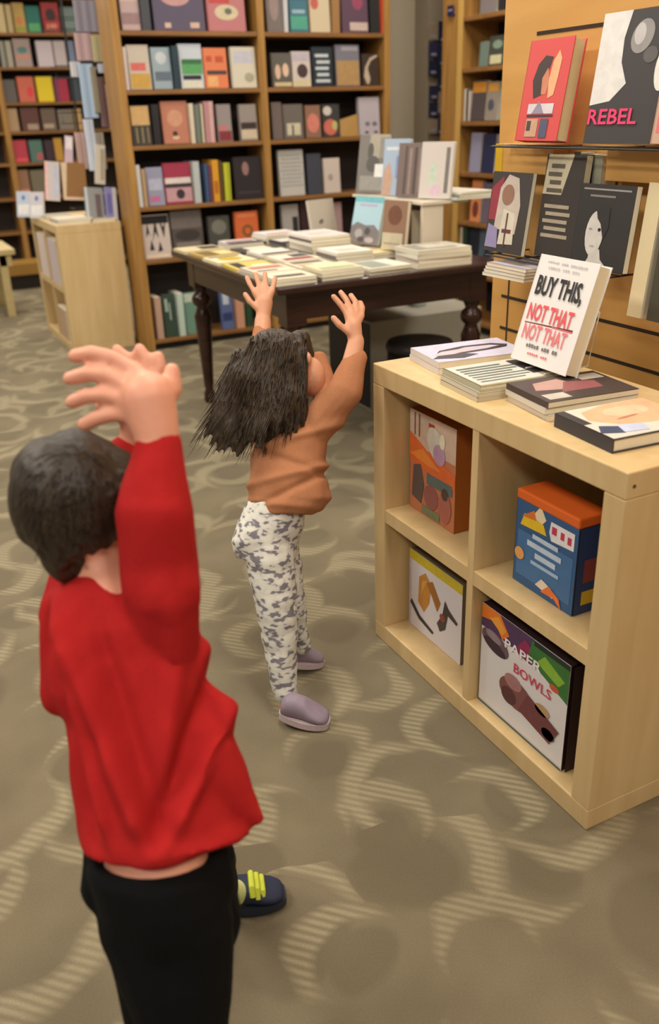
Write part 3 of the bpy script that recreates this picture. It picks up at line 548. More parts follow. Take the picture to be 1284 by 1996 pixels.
# ---------------------------------------------------------------- things in the cells
def cellbook(xf, y0, y1, z0, h, t, **k):
    return book((xf, (y0+y1)/2, z0+.0015), (0, 0, Z90), abs(y1-y0), h, t, **k)
b1 = cellbook(KX+.07, 1.742, 1.545, .398, .262, .045, cov=(196, 122, 84), pages=M(170, 96, 30, .7), hard=False,
   label='orange sunset picture gift set standing in the upper far cell of birch unit', cat='boxed book', spine=(150, 110, 80),
   art=[((206, 180, 160), Rc(0, .66, 1, 1)), ((120, 84, 80), Rc(.1, .76, .13, .98)), ((120, 84, 80), Rc(.2, .76, .23, .98)), ((170, 60, 50), Rc(.42, .9, .55, .94)),
        ((226, 108, 50), [(0, .5), (0, .78), (.4, .66), (1, .56), (1, .42), (.5, .44)]), ((242, 140, 60), [(0, .56), (.3, .66), (.7, .52), (.4, .52)]), ((96, 110, 110), Rc(.4, .34, .95, .45)), ((214, 206, 190), E(.58, .76, .2, .14, -.5)), ((190, 150, 180), E(.66, .68, .13, .1)), ((232, 226, 200), E(.72, .82, .06, .07)),
        ((96, 82, 80), [(.06, .14), (.1, .46), (.26, .5), (.34, .3), (.28, .1)]), ((150, 90, 86), E(.5, .22, .16, .12)), ((176, 104, 90), E(.8, .2, .14, .16)), ((82, 62, 58), E(.8, .33, .07, .06)), ((120, 132, 96), Rc(.3, .02, .7, .1))])
b2 = cellbook(KX+.055, 1.302, 1.118, .398, .205, .075, cov=(52, 92, 140), pages=M(48, 44, 40), hard=False, backc=(40, 40, 44), spine=(46, 84, 130),
   label='blue activity card box with an orange lid in the upper near cell', cat='card box',
   art=[((70, 116, 166), Rc(.05, .1, .95, .6)), ((236, 196, 40), [(.08, .66), (.14, .8), (.46, .78), (.52, .68)]), ((240, 220, 180), [(.26, .8), (.4, .96), (.5, .84), (.44, .78)]), ((226, 120, 50), [(.1, .76), (.3, .88), (.34, .78)]),
        ((236, 236, 240), [(.56, .74), (.58, .86), (.95, .86), (.95, .68), (.6, .66)]), ((200, 60, 90), Rc(.6, .74, .68, .82)), ((200, 60, 90), Rc(.74, .73, .8, .81)), ((200, 60, 90), Rc(.85, .72, .91, .8)),
        ((196, 214, 236), Rc(.3, .58, .72, .63)), ((196, 214, 236), Rc(.22, .48, .78, .54)), ((196, 214, 236), Rc(.36, .38, .7, .44)), ((170, 196, 226), Rc(.3, .3, .76, .34)),
        ((236, 170, 96), E(.1, .34, .08, .07)), ((240, 220, 200), [(.4, .1), (.5, .2), (.66, .16), (.7, .06)]), ((236, 120, 50), [(.5, .06), (.62, .17), (.8, .1), (.84, .0), (.72, .07)])])
lid = MB(); lid.box(-.093, -.002, .19, .093, .077, .212, M(226, 104, 34)); o = lid.build('lid', b2, .004); o['label'] = 'orange lid'
sp_ = MB(); sp_.box(.0925, .004, .0, .0935, .073, .19, M(34, 60, 110)); sp_.box(.0936, .02, .02, .0942, .06, .05, M(206, 170, 40)); sp_.box(.0936, .02, .07, .0942, .055, .12, M(130, 60, 60)); sp_.build('side_print', b2)
b3 = cellbook(KX+.07, 1.738, 1.50, .05, .228, .05, cov=(222, 216, 220), hard=False, pages=M(120, 108, 84, .8, .1), backc=(96, 84, 66),
   label='white paper-folding kit with a yellow top band and golden folded figure, lower far cell', cat='craft kit',
   art=[((206, 184, 46), Rc(0, .88, 1, 1)), ((196, 190, 206), Rc(.0, .0, .04, .88)), ((196, 136, 60), [(.18, .38), (.2, .72), (.32, .82), (.44, .72), (.4, .46), (.3, .3)]), ((166, 108, 44), [(.34, .7), (.46, .78), (.62, .58), (.56, .44), (.44, .6)]), ((214, 160, 84), [(.24, .5), (.26, .7), (.36, .74)]),
        ((50, 48, 50), [(.02, .3), (.2, .16), (.48, .1), (.5, .14), (.22, .22), (.05, .36)]), ((70, 62, 60), [(.56, .3), (.66, .46), (.7, .66), (.78, .58), (.94, .5), (.92, .46), (.76, .5), (.72, .3), (.62, .22)]), ((150, 70, 60), E(.66, .42, .05, .05))])
b4 = cellbook(KX+.03, 1.368, 1.078, .05, .262, .045, cov=(226, 222, 222), hard=False, pages=M(40, 22, 24), backc=(40, 24, 24), spine=(60, 40, 60),
   label='paper bowls craft kit box with purple and green top band, lower near cell', cat='craft kit',
   art=[((84, 56, 92), Rc(0, .78, .62, 1)), ((232, 124, 40), [(0, .86), (0, 1), (.22, 1), (.34, .86), (.26, .78), (.16, .9)]), ((244, 160, 60), [(.1, .9), (.2, .97), (.3, .88), (.26, .82)]), ((150, 44, 90), [(.4, .78), (.52, .94), (.66, .86), (.6, .74)]),
        ((60, 118, 56), [(.56, .80), (.6, .98), (1, 1), (1, .64), (.84, .70)]), ((140, 186, 60), [(.66, .82), (.74, .92), (.96, .82), (.9, .74)]), ((30, 50, 40), Rc(.62, .95, 1, 1)), ((206, 96, 60), E(.86, .7, .05, .03)),
        ((110, 84, 96), E(.18, .7, .17, .1, -.2)), ((60, 44, 56), E(.18, .66, .14, .05, -.2)), ((150, 130, 140), E(.16, .75, .1, .04, -.2)),
        ((128, 78, 76), E(.46, .36, .2, .14)), ((170, 120, 120), E(.42, .46, .1, .07)), ((90, 50, 54), E(.38, .3, .09, .08)), ((116, 62, 66), [(.5, .24), (.6, .46), (.95, .34), (.86, .16)]), ((190, 150, 110), E(.76, .42, .08, .05)), ((80, 40, 44), E(.84, .24, .07, .05)),
        ((70, 90, 90), Rc(.0, .0, 1, .02))],
   texts=[('PAPER', .3, .74, .42, .09, (240, 236, 240), .02), ('BOWLS', .42, .57, .42, .09, (206, 60, 90), .01)])
sd = MB(); sd.box(.1526, .004, .0, .1532, .042, .262, M(46, 26, 28)); sd.build('side_print', b4)

# ---------------------------------------------------------------- books on top of the near cube unit
TZ = .77
def stack(c, rz, w, h, ts, covs, labels, arts, off=.004, **k):
    z = TZ+.0005; random.seed(len(ts)*7+int(c[0]*100))
    for i, t in enumerate(ts):
        dx, dy = random.uniform(-off, off), random.uniform(-off, off)
        flatbook((c[0]+dx, c[1]+dy, z), rz+random.uniform(-.02, .02), w, h, t, covs[i % len(covs)], labels[i], art=arts if i == len(ts)-1 else (), **k)
        z += t+.0006
    return z
def lay(p):  # readable label helper
    return p
# stack 1, far left: woman lying
stack((1.225, 1.685), -.12, .235, .155, (.014, .014), ((218, 212, 210),), ['lower white paperback of the pair at the far end of birch unit top', 'upper white paperback with a dark-haired reclining figure, far end of birch unit top'],
   [((206, 202, 222), Rc(0, 0, 1, 1)), ((60, 50, 56), [(.1, .42), (.2, .62), (.5, .74), (.82, .72), (.96, .56), (.9, .42), (.7, .36), (.3, .3), (.1, .3)]), ((206, 202, 222), [(.26, .5), (.5, .64), (.78, .62), (.86, .54), (.7, .46), (.4, .4)]), ((226, 190, 196), [(.05, .38), (.2, .54), (.52, .6), (.8, .56), (.7, .5), (.42, .42), (.2, .3)]), ((70, 60, 66), [(.0, .2), (.1, .34), (.36, .34), (.5, .2), (.3, .08)])], hard=False)
# stack 2: hardcovers with grey lettering
stack((1.165, 1.478), -.1, .21, .155, (.0095, .0095, .013), ((206, 196, 170), (214, 206, 186), (196, 190, 160)), ['bottom hardcover of the grey-lettered stack beside the leaning book', 'middle hardcover of the grey-lettered stack beside the leaning book', 'top hardcover with rows of grey-green lettering, left of the leaning book'],
   [((214, 208, 196), Rc(.02, .02, .98, .98))]+[((96, 110, 104), Rc(.08, .12+.11*i, .6+.1*(i % 3), .17+.11*i)) for i in range(7)]+[((54, 50, 54), Rc(.72, .2, .9, .9))])
# stack 3: dark red cover
stack((1.205, 1.30), -.12, .21, .15, (.012, .012, .012), ((206, 198, 184), (216, 210, 200), (74, 62, 60)), ['bottom pale book under the dark pink-toned cover, middle of unit top', 'second pale book under the dark pink-toned cover, middle of unit top', 'dark cover with pink and grey portrait, just right of the leaning book'],
   [((74, 62, 60), Rc(0, 0, 1, 1)), ((190, 150, 140), [(.1, .5), (.2, .8), (.5, .86), (.56, .6), (.4, .4)]), ((150, 90, 92), [(.3, .3), (.5, .7), (.8, .6), (.76, .3)]), ((196, 190, 180), Rc(.7, .66, .96, .9)), ((200, 192, 180), Rc(.06, .08, .3, .3))], hard=False)
# stack 4: near end, man's face on cover
stack((1.175, 1.118), -.06, .205, .165, (.026,), ((60, 58, 64),), ['hardcover with a large skin-toned face and blue collar, nearest end of unit top'],
   [((222, 214, 200), Rc(.01, .0, 1, 1)), ((60, 58, 60), Rc(.0, .5, .1, 1)), ((232, 184, 146), [(.12, .6), (.2, .86), (.5, .98), (1, 1), (1, .3), (.6, .26), (.3, .36)]), ((240, 200, 166), E(.6, .7, .24, .16)), ((196, 130, 104), E(.5, .52, .14, .025, .2)), ((70, 80, 110), [(.0, .2), (.1, .4), (.26, .3), (.2, .1)]), ((196, 206, 232), [(.2, .12), (.26, .34), (.5, .26), (.44, .08)]), ((214, 210, 204), Rc(.0, .0, 1, .06))])
stack((1.30, .985), -.06, .17, .12, (.014,), ((224, 214, 196),), ['cream magazine corner behind the face cover, right edge of unit top'], (), hard=False)
def small_print():
    a = []
    for (u0, v0, u1, n, c, hh) in ((.16, .935, .84, 17, (196, 192, 190), .016), (.2, .885, .74, 13, (196, 192, 190), .016), (.22, .15, .78, 12, (120, 112, 112), .034), (.28, .085, .68, 10, (226, 110, 120), .02)):
        s_ = (u1-u0)/n
        for i in range(n):
            if i not in (5, 9): a.append((c, Rc(u0+i*s_, v0, u0+i*s_+s_*.7, v0+hh*(1 if i % 3 else .8))))
    return a
# leaning BUY THIS book on an easel
bb = book((1.218, 1.428, TZ+.0462), (Matrix.Rotation(Z90-.02, 3, 'Z') @ Matrix.Rotation(-.30, 3, 'X')).to_euler(), .183, .228, .034, (234, 230, 226),
   'white hardcover reading BUY THIS, NOT THAT propped upright on the birch unit', pages=M(232, 222, 190, .8, .04),
   art=[((110, 44, 46), [(.06, .362), (.90, .385), (.90, .402), (.06, .370)]), ((214, 110, 116), Rc(.55, .372, .9, .385))]+small_print(),
   texts=[('BUY THIS,', .09, .60, .80, .215, (40, 36, 38), .03), ('NOT THAT', .08, .395, .78, .16, (232, 84, 90), .02), ('NOT THAT', .09, .215, .76, .15, (236, 120, 124), .015)])
e = empty('book_easel', (1.285, 1.43, TZ+.0364), label='clear little easel holding up the BUY THIS hardcover', cat='book stand')
b = MB(); mm = M(210, 206, 196, .3)
for sy in (-.03, .03):
    b.tube([(-.07, sy, 0), (.05, sy, 0), (.082, sy*.6, .11)], .0018, mm)
b.tube([(.082, .018, .11), (.082, -.018, .11)], .0018, mm)
b.build('wire_frame', e)

# ---------------------------------------------------------------- dark table
t = empty('display_table', (1.33, 3.0, 0), label='dark mahogany table with turned legs covered in flat books, behind the girl', cat='table')
TW, TL = .98, 1.2
b = MB(); b.box(-.03, -.03, .72, TW+.03, TL+.03, .75, DARKW); b.build('tabletop', t, .008)
for nm, c in (('apron', (.05, .03, .61, TW-.05, .055, .72)), ('apron', (.05, TL-.055, .61, TW-.05, TL-.03, .72)), ('apron', (.03, .05, .61, .055, TL-.05, .72)), ('apron', (TW-.055, .05, .61, TW-.03, TL-.05, .72))):
    b = MB(); b.box(*c, DARKW); b.build(nm, t, .002)
PROF = [(.022, 0), (.03, .012), (.028, .05), (.02, .07), (.024, .09), (.032, .25), (.04, .40), (.042, .44), (.03, .47), (.026, .485), (.042, .50), (.048, .52), (.042, .54), (.026, .555), (.034, .575), (.036, .585)]
for x, y in ((.07, .07), (TW-.07, .07), (.07, TL-.07), (TW-.07, TL-.07)):
    b = MB(); b.lathe(PROF, DARKW, (x, y, 0), 20); o = b.build('leg', t, 0, True)
    q = MB(); q.box(x-.042, y-.042, .585, x+.042, y+.042, .72, DARKW); q.build('leg_block', o, .002)

# flat books on the table
random.seed(5)
TT = .7505
grid = [
 # x, y, rz, w, h, thicknesses, colour, art, descr
 (1.40, 4.10, 0, .20, .16, 1, (206, 190, 150), [((70, 64, 60), Rc(.5, .2, .95, .8))], 'cream and charcoal', 'far left corner of table'),
 (1.40, 3.90, .03, .18, .18, 1, (190, 160, 90), [((120, 100, 50), Rc(.1, .1, .5, .9)), ((224, 206, 150), Rc(.55, .2, .9, .8))], 'mustard', 'left edge of table, second from far corner'),
 (1.40, 3.69, 0, .18, .19, 1, (228, 214, 176), [((196, 166, 60), E(.5, .5, .3, .3)), ((90, 80, 40), Rc(.1, .8, .9, .92))], 'cream with gold disc', 'left edge of table, middle'),
 (1.40, 3.47, -.02, .18, .19, 1, (214, 190, 96), [((60, 56, 48), Rc(.1, .1, .35, .9)), ((236, 226, 190), Rc(.5, .1, .9, .5))], 'yellow with black strip', 'left edge of table, beyond the near corner'),
 (1.39, 3.26, 0, .17, .18, 2, (226, 212, 190), [((190, 130, 110), Rc(.1, .5, .9, .85)), ((110, 116, 100), Rc(.1, .15, .6, .3))], 'cream and rose', 'left edge of table near the raised hand'),
 (1.39, 3.07, 0, .17, .16, 2, (222, 214, 190), [((100, 92, 84), Rc(.15, .2, .85, .5))], 'ivory with grey block', 'near left corner of table'),
 (1.61, 4.10, 0, .17, .17, 2, (206, 200, 196), [((60, 58, 66), Rc(.0, .0, 1, .4)), ((150, 70, 70), Rc(.1, .5, .9, .7))], 'pale grey with navy band', 'far edge of table, second from left'),
 (1.60, 3.89, .05, .18, .18, 1, (66, 62, 66), [((222, 212, 190), Rc(.3, .3, .95, .95))], 'black and cream', 'second column of table, far side'),
 (1.60, 3.68, 0, .17, .18, 2, (228, 220, 206), [((70, 66, 70), Rc(.05, .05, .95, .3))], 'white with dark foot', 'second column of table, middle'),
 (1.60, 3.47, .04, .17, .18, 2, (232, 222, 200), [((140, 44, 50), Rc(.1, .1, .9, .4)), ((60, 60, 70), Rc(.5, .5, .95, .9))], 'cream with dark red block', 'second column of table, beside white pile'),
 (1.585, 3.26, 0, .17, .18, 2, (226, 216, 190), [((110, 104, 90), Rc(.1, .6, .9, .9)), ((206, 170, 150), Rc(.1, .1, .5, .5))], 'beige and taupe', 'second column of table, near side'),
 (1.585, 3.07, 0, .18, .16, 3, (226, 214, 178), [((170, 180, 140), Rc(.1, .1, .9, .4))], 'cream and sage', 'near edge of table, second from left'),
 (1.80, 4.10, 0, .18, .17, 4, (222, 214, 208), [((170, 80, 80), Rc(.1, .2, .9, .35))], 'white with thin red strip', 'far edge of table, in front of bookcase'),
 (1.80, 3.88, .06, .18, .17, 3, (56, 56, 62), [((216, 210, 204), Rc(.05, .35, .95, .95))], 'slate and white', 'third column of table, far side'),
 (1.80, 3.62, 0, .19, .24, 7, (230, 222, 214), [((216, 206, 200), Rc(.1, .1, .9, .9)), ((190, 176, 168), Rc(.2, .4, .8, .5))], 'plain pale', 'tall white pile, middle of table'),
 (1.79, 3.36, 0, .17, .19, 4, (232, 226, 214), [((206, 196, 180), Rc(.2, .2, .8, .6))], 'soft white', 'third column of table, near the middle'),
 (1.79, 3.09, .03, .19, .19, 2, (220, 216, 200), [((150, 156, 140), Rc(.1, .1, .6, .9))], 'white and grey-green', 'near edge of table, third from left'),
 (1.99, 3.70, .1, .14, .22, 2, (232, 206, 140), [((222, 186, 110), Rc(.1, .1, .9, .5))], 'warm yellow', 'in front of the display riser'),
 (1.98, 3.44, .05, .15, .20, 2, (236, 216, 160), [((216, 190, 150), Rc(.2, .5, .9, .9))], 'buttery', 'beside the blue-sky book base'),
 (2.06, 3.10, -.05, .25, .19, 4, (216, 210, 190), [((150, 144, 132), Rc(.05, .1, .8, .9)), ((206, 200, 180), Rc(.3, .3, .95, .8))], 'grey-beige hardcover', 'stack at the near right of the table'),
]
HN = ['lowest', 'second', 'third', 'fourth', 'fifth', 'sixth', 'topmost']
for (x, y, rz_, w, h, n, c, art, d, pos) in grid:
    z = TT; tt = .017 if 'hardcover' in d else .013
    for i in range(n):
        top = i == n-1
        cc = c if top else [(222, 214, 196), (196, 186, 170), (230, 224, 210), (120, 112, 104)][(i+int(x*10)) % 4]
        lab = (f"{d} book lying flat, {pos}" if top else f"{HN[i]} book up under the {d} one, {pos}")
        flatbook((x+random.uniform(-.004, .004), y+random.uniform(-.004, .004), z), rz_+random.uniform(-.03, .03), w, h, tt, cc, lab, art=art if top else (), parts=False, hard=False, group='flat books on the dark table')
        z += tt+.0005
# riser with standing books
ZR = .7505
rs = empty('display_riser', (2.10, 3.24, ZR), label='white open display riser on the dark table carrying upright books', cat='book stand')
RH = .215
for nm, c in (('side_panel', (0, 0, 0, .10, .022, RH)), ('side_panel', (0, .56, 0, .10, .582, RH)), ('top_board', (-.01, -.01, RH, .22, .60, RH+.012)), ('back_panel', (.085, .022, 0, .095, .56, RH))):
    b = MB(); b.box(*c, M(226, 214, 194, .4) if nm != 'back_panel' else M(110, 86, 70)); b.build(nm, rs, .001)
ZT = ZR+RH+.013
def yb(loc, rz_, lean, w, h, t_, cov, label, art=(), **k):
    return book((loc[0], loc[1], loc[2]+t_*math.sin(lean)+.001), (Matrix.Rotation(rz_, 3, 'Z') @ Matrix.Rotation(-lean, 3, 'X')).to_euler(), w, h, t_, cov, label, art=art, **k)
yb((2.13, 3.74, ZT), Z90+.55, .22, .155, .255, .02, (128, 124, 118), 'grey portrait photo book with a white square, leaning on the riser’s far end',
   [((176, 168, 150), Rc(.35, .6, 1, 1)), ((92, 88, 84), E(.4, .72, .1, .14)), ((96, 92, 88), E(.5, .5, .22, .14)), ((160, 156, 150), Rc(.1, .05, .9, .3)), ((240, 240, 236), Rc(.58, .28, .94, .5)), ((150, 144, 134), Rc(.7, .6, .98, .95))])
yb((2.16, 3.58, ZT), Z90+.4, .14, .14, .235, .02, (176, 196, 220), 'pale blue book with a tan figure in clear sleeve, second on the riser',
   [((206, 170, 150), [(.0, .0), (.05, .45), (.25, .6), (.4, .3), (.35, 0)]), ((140, 160, 206), Rc(.5, .3, .95, .7)), ((224, 230, 240), Rc(.1, .8, .9, .86))])
yb((2.16, 3.43, ZT), Z90+.45, .16, .165, .22, .022, (128, 112, 108), 'brown-grey streaked hair cover, third book on the riser',
   [((98, 84, 82), Rc(.2, .05, .28, .95)), ((160, 142, 136), Rc(.34, .05, .42, .9)), ((92, 78, 76), Rc(.5, .05, .58, .92)), ((150, 132, 126), Rc(.64, .1, .7, .9)), ((100, 86, 84), Rc(.78, .05, .86, .95))])
yb((2.19, 3.30, ZT), Z90+.5, .16, .15, .225, .02, (220, 212, 206), 'white book with faint pink and green figure, nearest upright on the riser',
   [((206, 222, 204), E(.4, .4, .12, .25)), ((226, 200, 214), E(.5, .15, .2, .1)), ((130, 124, 120), Rc(.78, .1, .9, .9))])
for k in range(3):
    flatbook((2.335, 3.32+.01*k, ZT+.0005+.0095*k), .1*k-.05, .19, .26, .009, ((206, 210, 200), (110, 130, 116), (230, 222, 206))[k], ['lowest pale green', 'middle green', 'topmost cream'][k]+' magazine overhanging the riser on the right', hard=False, parts=False, cat='magazine', group='magazines on the riser')
yb((1.985, 3.56, ZR+.030), Z90+.25, .26, .18, .205, .02, (176, 212, 226), 'tall book with pale blue sky over a grey crowd, leaning on the riser',
   [((120, 190, 200), Rc(0, .88, 1, 1)), ((190, 170, 206), Rc(.2, .8, .8, .84)), ((130, 124, 126), [(0, 0), (0, .36), (.2, .46), (.5, .4), (.8, .42), (1, .3), (1, 0)]), ((176, 170, 172), E(.3, .22, .14, .1)), ((86, 80, 84), E(.6, .28, .1, .08)), ((190, 180, 180), E(.7, .1, .16, .06)), ((90, 84, 86), E(.4, .1, .12, .06))])
yb((2.005, 3.335, ZR+.030), Z90+.3, .14, .13, .20, .026, (150, 116, 94), 'brown-covered thick book leaning at the near end of riser',
   [((206, 196, 170), Rc(.0, .0, .9, .34)), ((176, 160, 140), Rc(.1, .1, .8, .14)), ((120, 80, 60), E(.5, .7, .3, .2))])
for k, (dy, c) in enumerate(((.12, (70, 52, 54)), (.17, (120, 60, 66)), (.22, (90, 84, 92)), (.27, (60, 60, 70)), (.42, (96, 60, 80)), (.5, (56, 50, 56)))):
    yb((2.105, 3.24+dy, ZR+.001), Z90, .0, .035, .18, .07, c, f"{['dark brown', 'wine red', 'slate grey', 'ink blue', 'plum', 'black'][k]} book standing inside the open display riser", hard=False)
yb((2.0, 3.95, ZR+.03), .2, .2, .15, .17, .02, (206, 196, 180), 'small cream book with an ink sketch, behind the flat books on table', [((130, 120, 112), E(.4, .4, .1, .06, .4))])

# ---------------------------------------------------------------- plinth, column, stool, under/behind table
pl_ = empty('grey_plinth', (2.02, 3.56, 0), label='low grey plinth with a round post, partly under the dark table', cat='plinth')
PG = M(176, 170, 154, .7, .05)
b = MB(); b.box(0, 0, 0, .64, .42, .43, PG); b.build('body', pl_, .004)
b = MB(); b.box(-.004, .0, .01, -.0005, .42, .42, M(30, 24, 22)); o = b.build('side_panel', pl_); o['label'] = 'shaded side face, painted dark'  # thin near-black sheet paints the shade on the plinth's left face
b = MB(); b.lathe([(.05, 0), (.045, .01), (.038, .02), (.036, .17)], M(168, 176, 162, .5), (.40, .22, .43), 20); b.build('post', pl_, 0, True)
q = at(818, 662, 2, .42)
st = empty('step_stool', (q.x, q.y, 0), label='round black rolling step stool in front of the grey plinth', cat='stool')
b = MB(); b.lathe([(.17, 0), (.165, .03), (.15, .20), (.14, .38)], M(22, 18, 18, .5), n=32); b.build('base', st, 0, True)
b = MB(); b.lathe([(.14, .38), (.148, .385), (.148, .40), (.14, .415), (.10, .42), (.02, .42)], M(30, 24, 24, .6), n=32); b.build('step', st, 0, True)

# ---------------------------------------------------------------- far-left: low table, things on cube unit, card tower
lt = empty('low_table', (.55, 7.0, 0), label='light wood low table at the left frame edge', cat='table')
LW = wood('pale_wood', (196, 176, 124), (206, 188, 140), (1, 8, 8), .5)
b = MB(); b.box(-.35, 0, .45, .42, .62, .49, LW); b.build('tabletop', lt, .004)
b = MB(); b.box(-.32, .02, .37, .39, .04, .45, LW); b.build('apron', lt)
for x, y in ((.30, .02), (.30, .54), (-.32, .02), (-.32, .54)):
    b = MB(); b.box(x, y, 0, x+.055, y+.055, .45, LW); b.build('leg', lt, .003)
for k, (x, c) in enumerate(((.46, (200, 214, 206)), (.70, (226, 222, 200)))):
    flatbook((x, 7.25, .4905), .1*k, .2, .28, .03, c, ['pale green', 'pale yellow'][k]+' booklet pile on the light wood low table', hard=False, parts=False)
bx = empty('storage_bin', (1.22, 8.2, 0), label='low oak-coloured bin standing on carpet beyond the low table', cat='bin')
b = MB(); b.box(-.22, 0, .12, .22, .3, .22, M(150, 112, 48)); b.build('body', bx, .004); b = MB(); b.box(-.2, .02, 0, .2, .28, .12, M(24, 18, 12)); b.build('base', bx)

for k, (x, y, w, h, n, c, nm) in enumerate(((1.135, 5.68, .20, .22, 3, (226, 216, 196), 'cream'), (1.12, 6.02, .17, .2, 2, (214, 206, 190), 'ivory'), (1.315, 5.66, .14, .17, 2, (206, 196, 176), 'buff'))):
    for i in range(n):
        flatbook((x+.004*i, y, .7705+.0105*i), .03*i, w, h, .010, c if i % 2 == 0 else (176, 168, 150), f"{'top' if i == n-1 else ['bottom', 'second'][i]} {nm} magazine on the far cube unit, {['near left', 'far left', 'near right'][k]} pile", hard=False, parts=False, cat='magazine', group='magazines on the far cube unit')
for k, (px, c) in enumerate(((62, (196, 206, 220)), (84, (214, 208, 214)))):
    A = at(px, 436, 2, .772)
    yb((A.x+.03, 6.22-.14*k, .7715), Z90+.9, .25, .10, .16, .008, c, ['pale blue', 'pinkish white'][k]+' leaflet leaning at the far cube unit’s left end', [((96, 130, 190), E(.5, .75, .12, .1)), ((236, 236, 236), Rc(.1, .1, .9, .5))], hard=False, cat='leaflet', name='leaflet')
for k, (y0, z0, h, c, nm) in enumerate(((5.80, .40, .27, (206, 190, 196), 'lilac-white binder in the upper near'), (6.16, .40, .27, (222, 206, 200), 'pink-white binder in the upper far'), (5.80, .05, .2, (190, 160, 130), 'tan booklet in the lower near'))):
    book((1.024, y0, z0+.001), (0, 0, Z90), .24, h, .04, c, nm+' cell of the far cube unit', hard=False)

tw = empty('card_tower', (1.31, 5.90, .77), label='tall wire card tower with pockets of cards and books on far cube unit', cat='display rack')
wm = M(40, 38, 40, .4)
b = MB(); b.lathe([(.09, 0), (.09, .012), (.02, .02)], wm, n=24); b.build('base', tw, 0, True)
b = MB(); b.tube([(0, 0, .02), (0, 0, 1.75)], .006, wm); b.build('pole', tw)
for k, z in enumerate((.06, .30, .55, .80, 1.05, 1.30)):
    b = MB()
    for s in (-1, 1):
        b.tube([(-.10, s*.07, z), (.10, s*.07, z), (.10, s*.07, z+.06), (-.10, s*.07, z+.06), (-.10, s*.07, z)], .0025, wm)
    for xx in (-.10, 0, .10): b.tube([(xx, -.07, z), (xx, .07, z)], .0025, wm)
    b.build('wire_pocket', tw)
TC = [  # px x0,x1,ytop,ybot, colour, description, y plane, tilt, kind
 (146, 196, 0, 62, (150, 146, 160), 'grey-lilac card pack at the tower’s visible top', 5.80, 0, 'c'),
 (148, 178, 64, 118, (196, 166, 170), 'pink-edged card pack in the upper left pocket', 5.79, 0, 'c'), (180, 198, 68, 120, (190, 180, 140), 'cream card pack in the upper right pocket', 5.78, 0, 'c'),
 (138, 158, 120, 150, (206, 206, 210), 'small white card at tower left, second tier', 5.80, 0, 'c'),
 (159, 186, 124, 230, (176, 200, 228), 'long pale blue card column, middle of tower', 5.77, 0, 'c'), (180, 191, 130, 220, (146, 140, 118), 'olive-grey card strip beside the blue column', 5.76, 0, 'c'),
 (192, 212, 124, 142, (190, 200, 220), 'short blue-white card at tower right, second tier', 5.78, 0, 'c'), (194, 208, 150, 248, (120, 92, 90), 'brown card pack, right side third tier', 5.79, 0, 'c'), (209, 222, 165, 250, (206, 170, 176), 'pink card pack, right side third tier', 5.80, 0, 'c'),
 (163, 172, 232, 258, (150, 130, 150), 'small mauve card under the blue column', 5.78, 0, 'c'), (150, 168, 258, 330, (190, 160, 154), 'rose paper stack, left of the white strip', 5.79, 0, 'c'),
 (169, 187, 232, 333, (206, 216, 236), 'plain bluish white strip hanging in the tower middle', 5.755, 0, 'c'), (188, 205, 258, 330, (170, 162, 150), 'taupe card pack right of the white strip', 5.79, 0, 'c'),
]
for (x0, x1, yt, yb_, c, d, Y, tl, kd) in TC:
    A = at(x0, (yt+yb_)/2, 1, Y); B = at(x1, (yt+yb_)/2, 1, Y); T = at((x0+x1)/2, yt, 1, Y); Q = at((x0+x1)/2, yb_, 1, Y)
    w = B.x-A.x; b = MB(); n = max(2, int(w/.012)); hh = T.z-Q.z
    b.box(-w/2, 0, 0, w/2, .018, hh, M(*c))
    for i in range(n):
        if i % 2 == 0: b.box(-w/2+w*i/n+.001, -.0015, .004, -w/2+w*(i+.6)/n, 0, hh-.003*(i % 3), M(*[max(0, min(255, v+(22 if i % 4 == 0 else -30))) for v in c]))
    o = b.build('greeting_card_pack'); o.location = ((A.x+B.x)/2, Y, Q.z); tag(o, d, 'cards', 'card packs in the tower')
def tbook(bl, br, tl, Y, rz_, lean, roll, c, lab, art=(), pages=CREAM):
    A = at(*bl, 1, Y); B = at(*br, 1, Y); T = at(*tl, 1, Y)
    w = abs(B.x-A.x); h = (T-A).length
    book(((A.x+B.x)/2, Y, min(A.z, B.z)), (Matrix.Rotation(rz_, 3, 'Z') @ Matrix.Rotation(roll, 3, 'Y') @ Matrix.Rotation(-lean, 3, 'X')).to_euler(), w, h, .018, c, lab, art=art, hard=False, pages=pages)
tbook((88, 384), (117, 390), (112, 314), 5.72, -.2, .15, .12, (206, 196, 196), 'white book with pinkish left edge, lower left of the card tower', [((236, 190, 186), Rc(0, 0, .2, 1)), ((190, 196, 216), Rc(.6, .1, .9, .9))])
tbook((124, 388), (172, 388), (148, 322), 5.70, .1, .15, .1, (150, 108, 62), 'brown and cream book, lower left of the card tower', [((222, 200, 170), [(0, 0), (0, 1), (.25, 1), (.1, 0)]), ((222, 190, 170), Rc(.05, .0, .95, .08))])
tbook((126, 312), (142, 316), (136, 262), 5.74, -.1, .1, .15, (206, 180, 196), 'small pink booklet above the white book, left of tower', [((236, 226, 226), Rc(.1, .5, .9, .95))])
tbook((186, 356), (206, 358), (206, 284), 5.70, .2, .1, .18, (226, 220, 206), 'narrow white book tilted right, right side of tower', [((190, 176, 150), Rc(.5, .1, .9, .9))])
tbook((168, 415), (206, 428), (180, 352), 5.62, .1, .2, .1, (150, 152, 150), 'grey magazine leaning at tower foot, near side', [((200, 214, 226), Rc(0, 0, .14, 1)), ((110, 90, 92), Rc(.55, .1, .85, .8))])
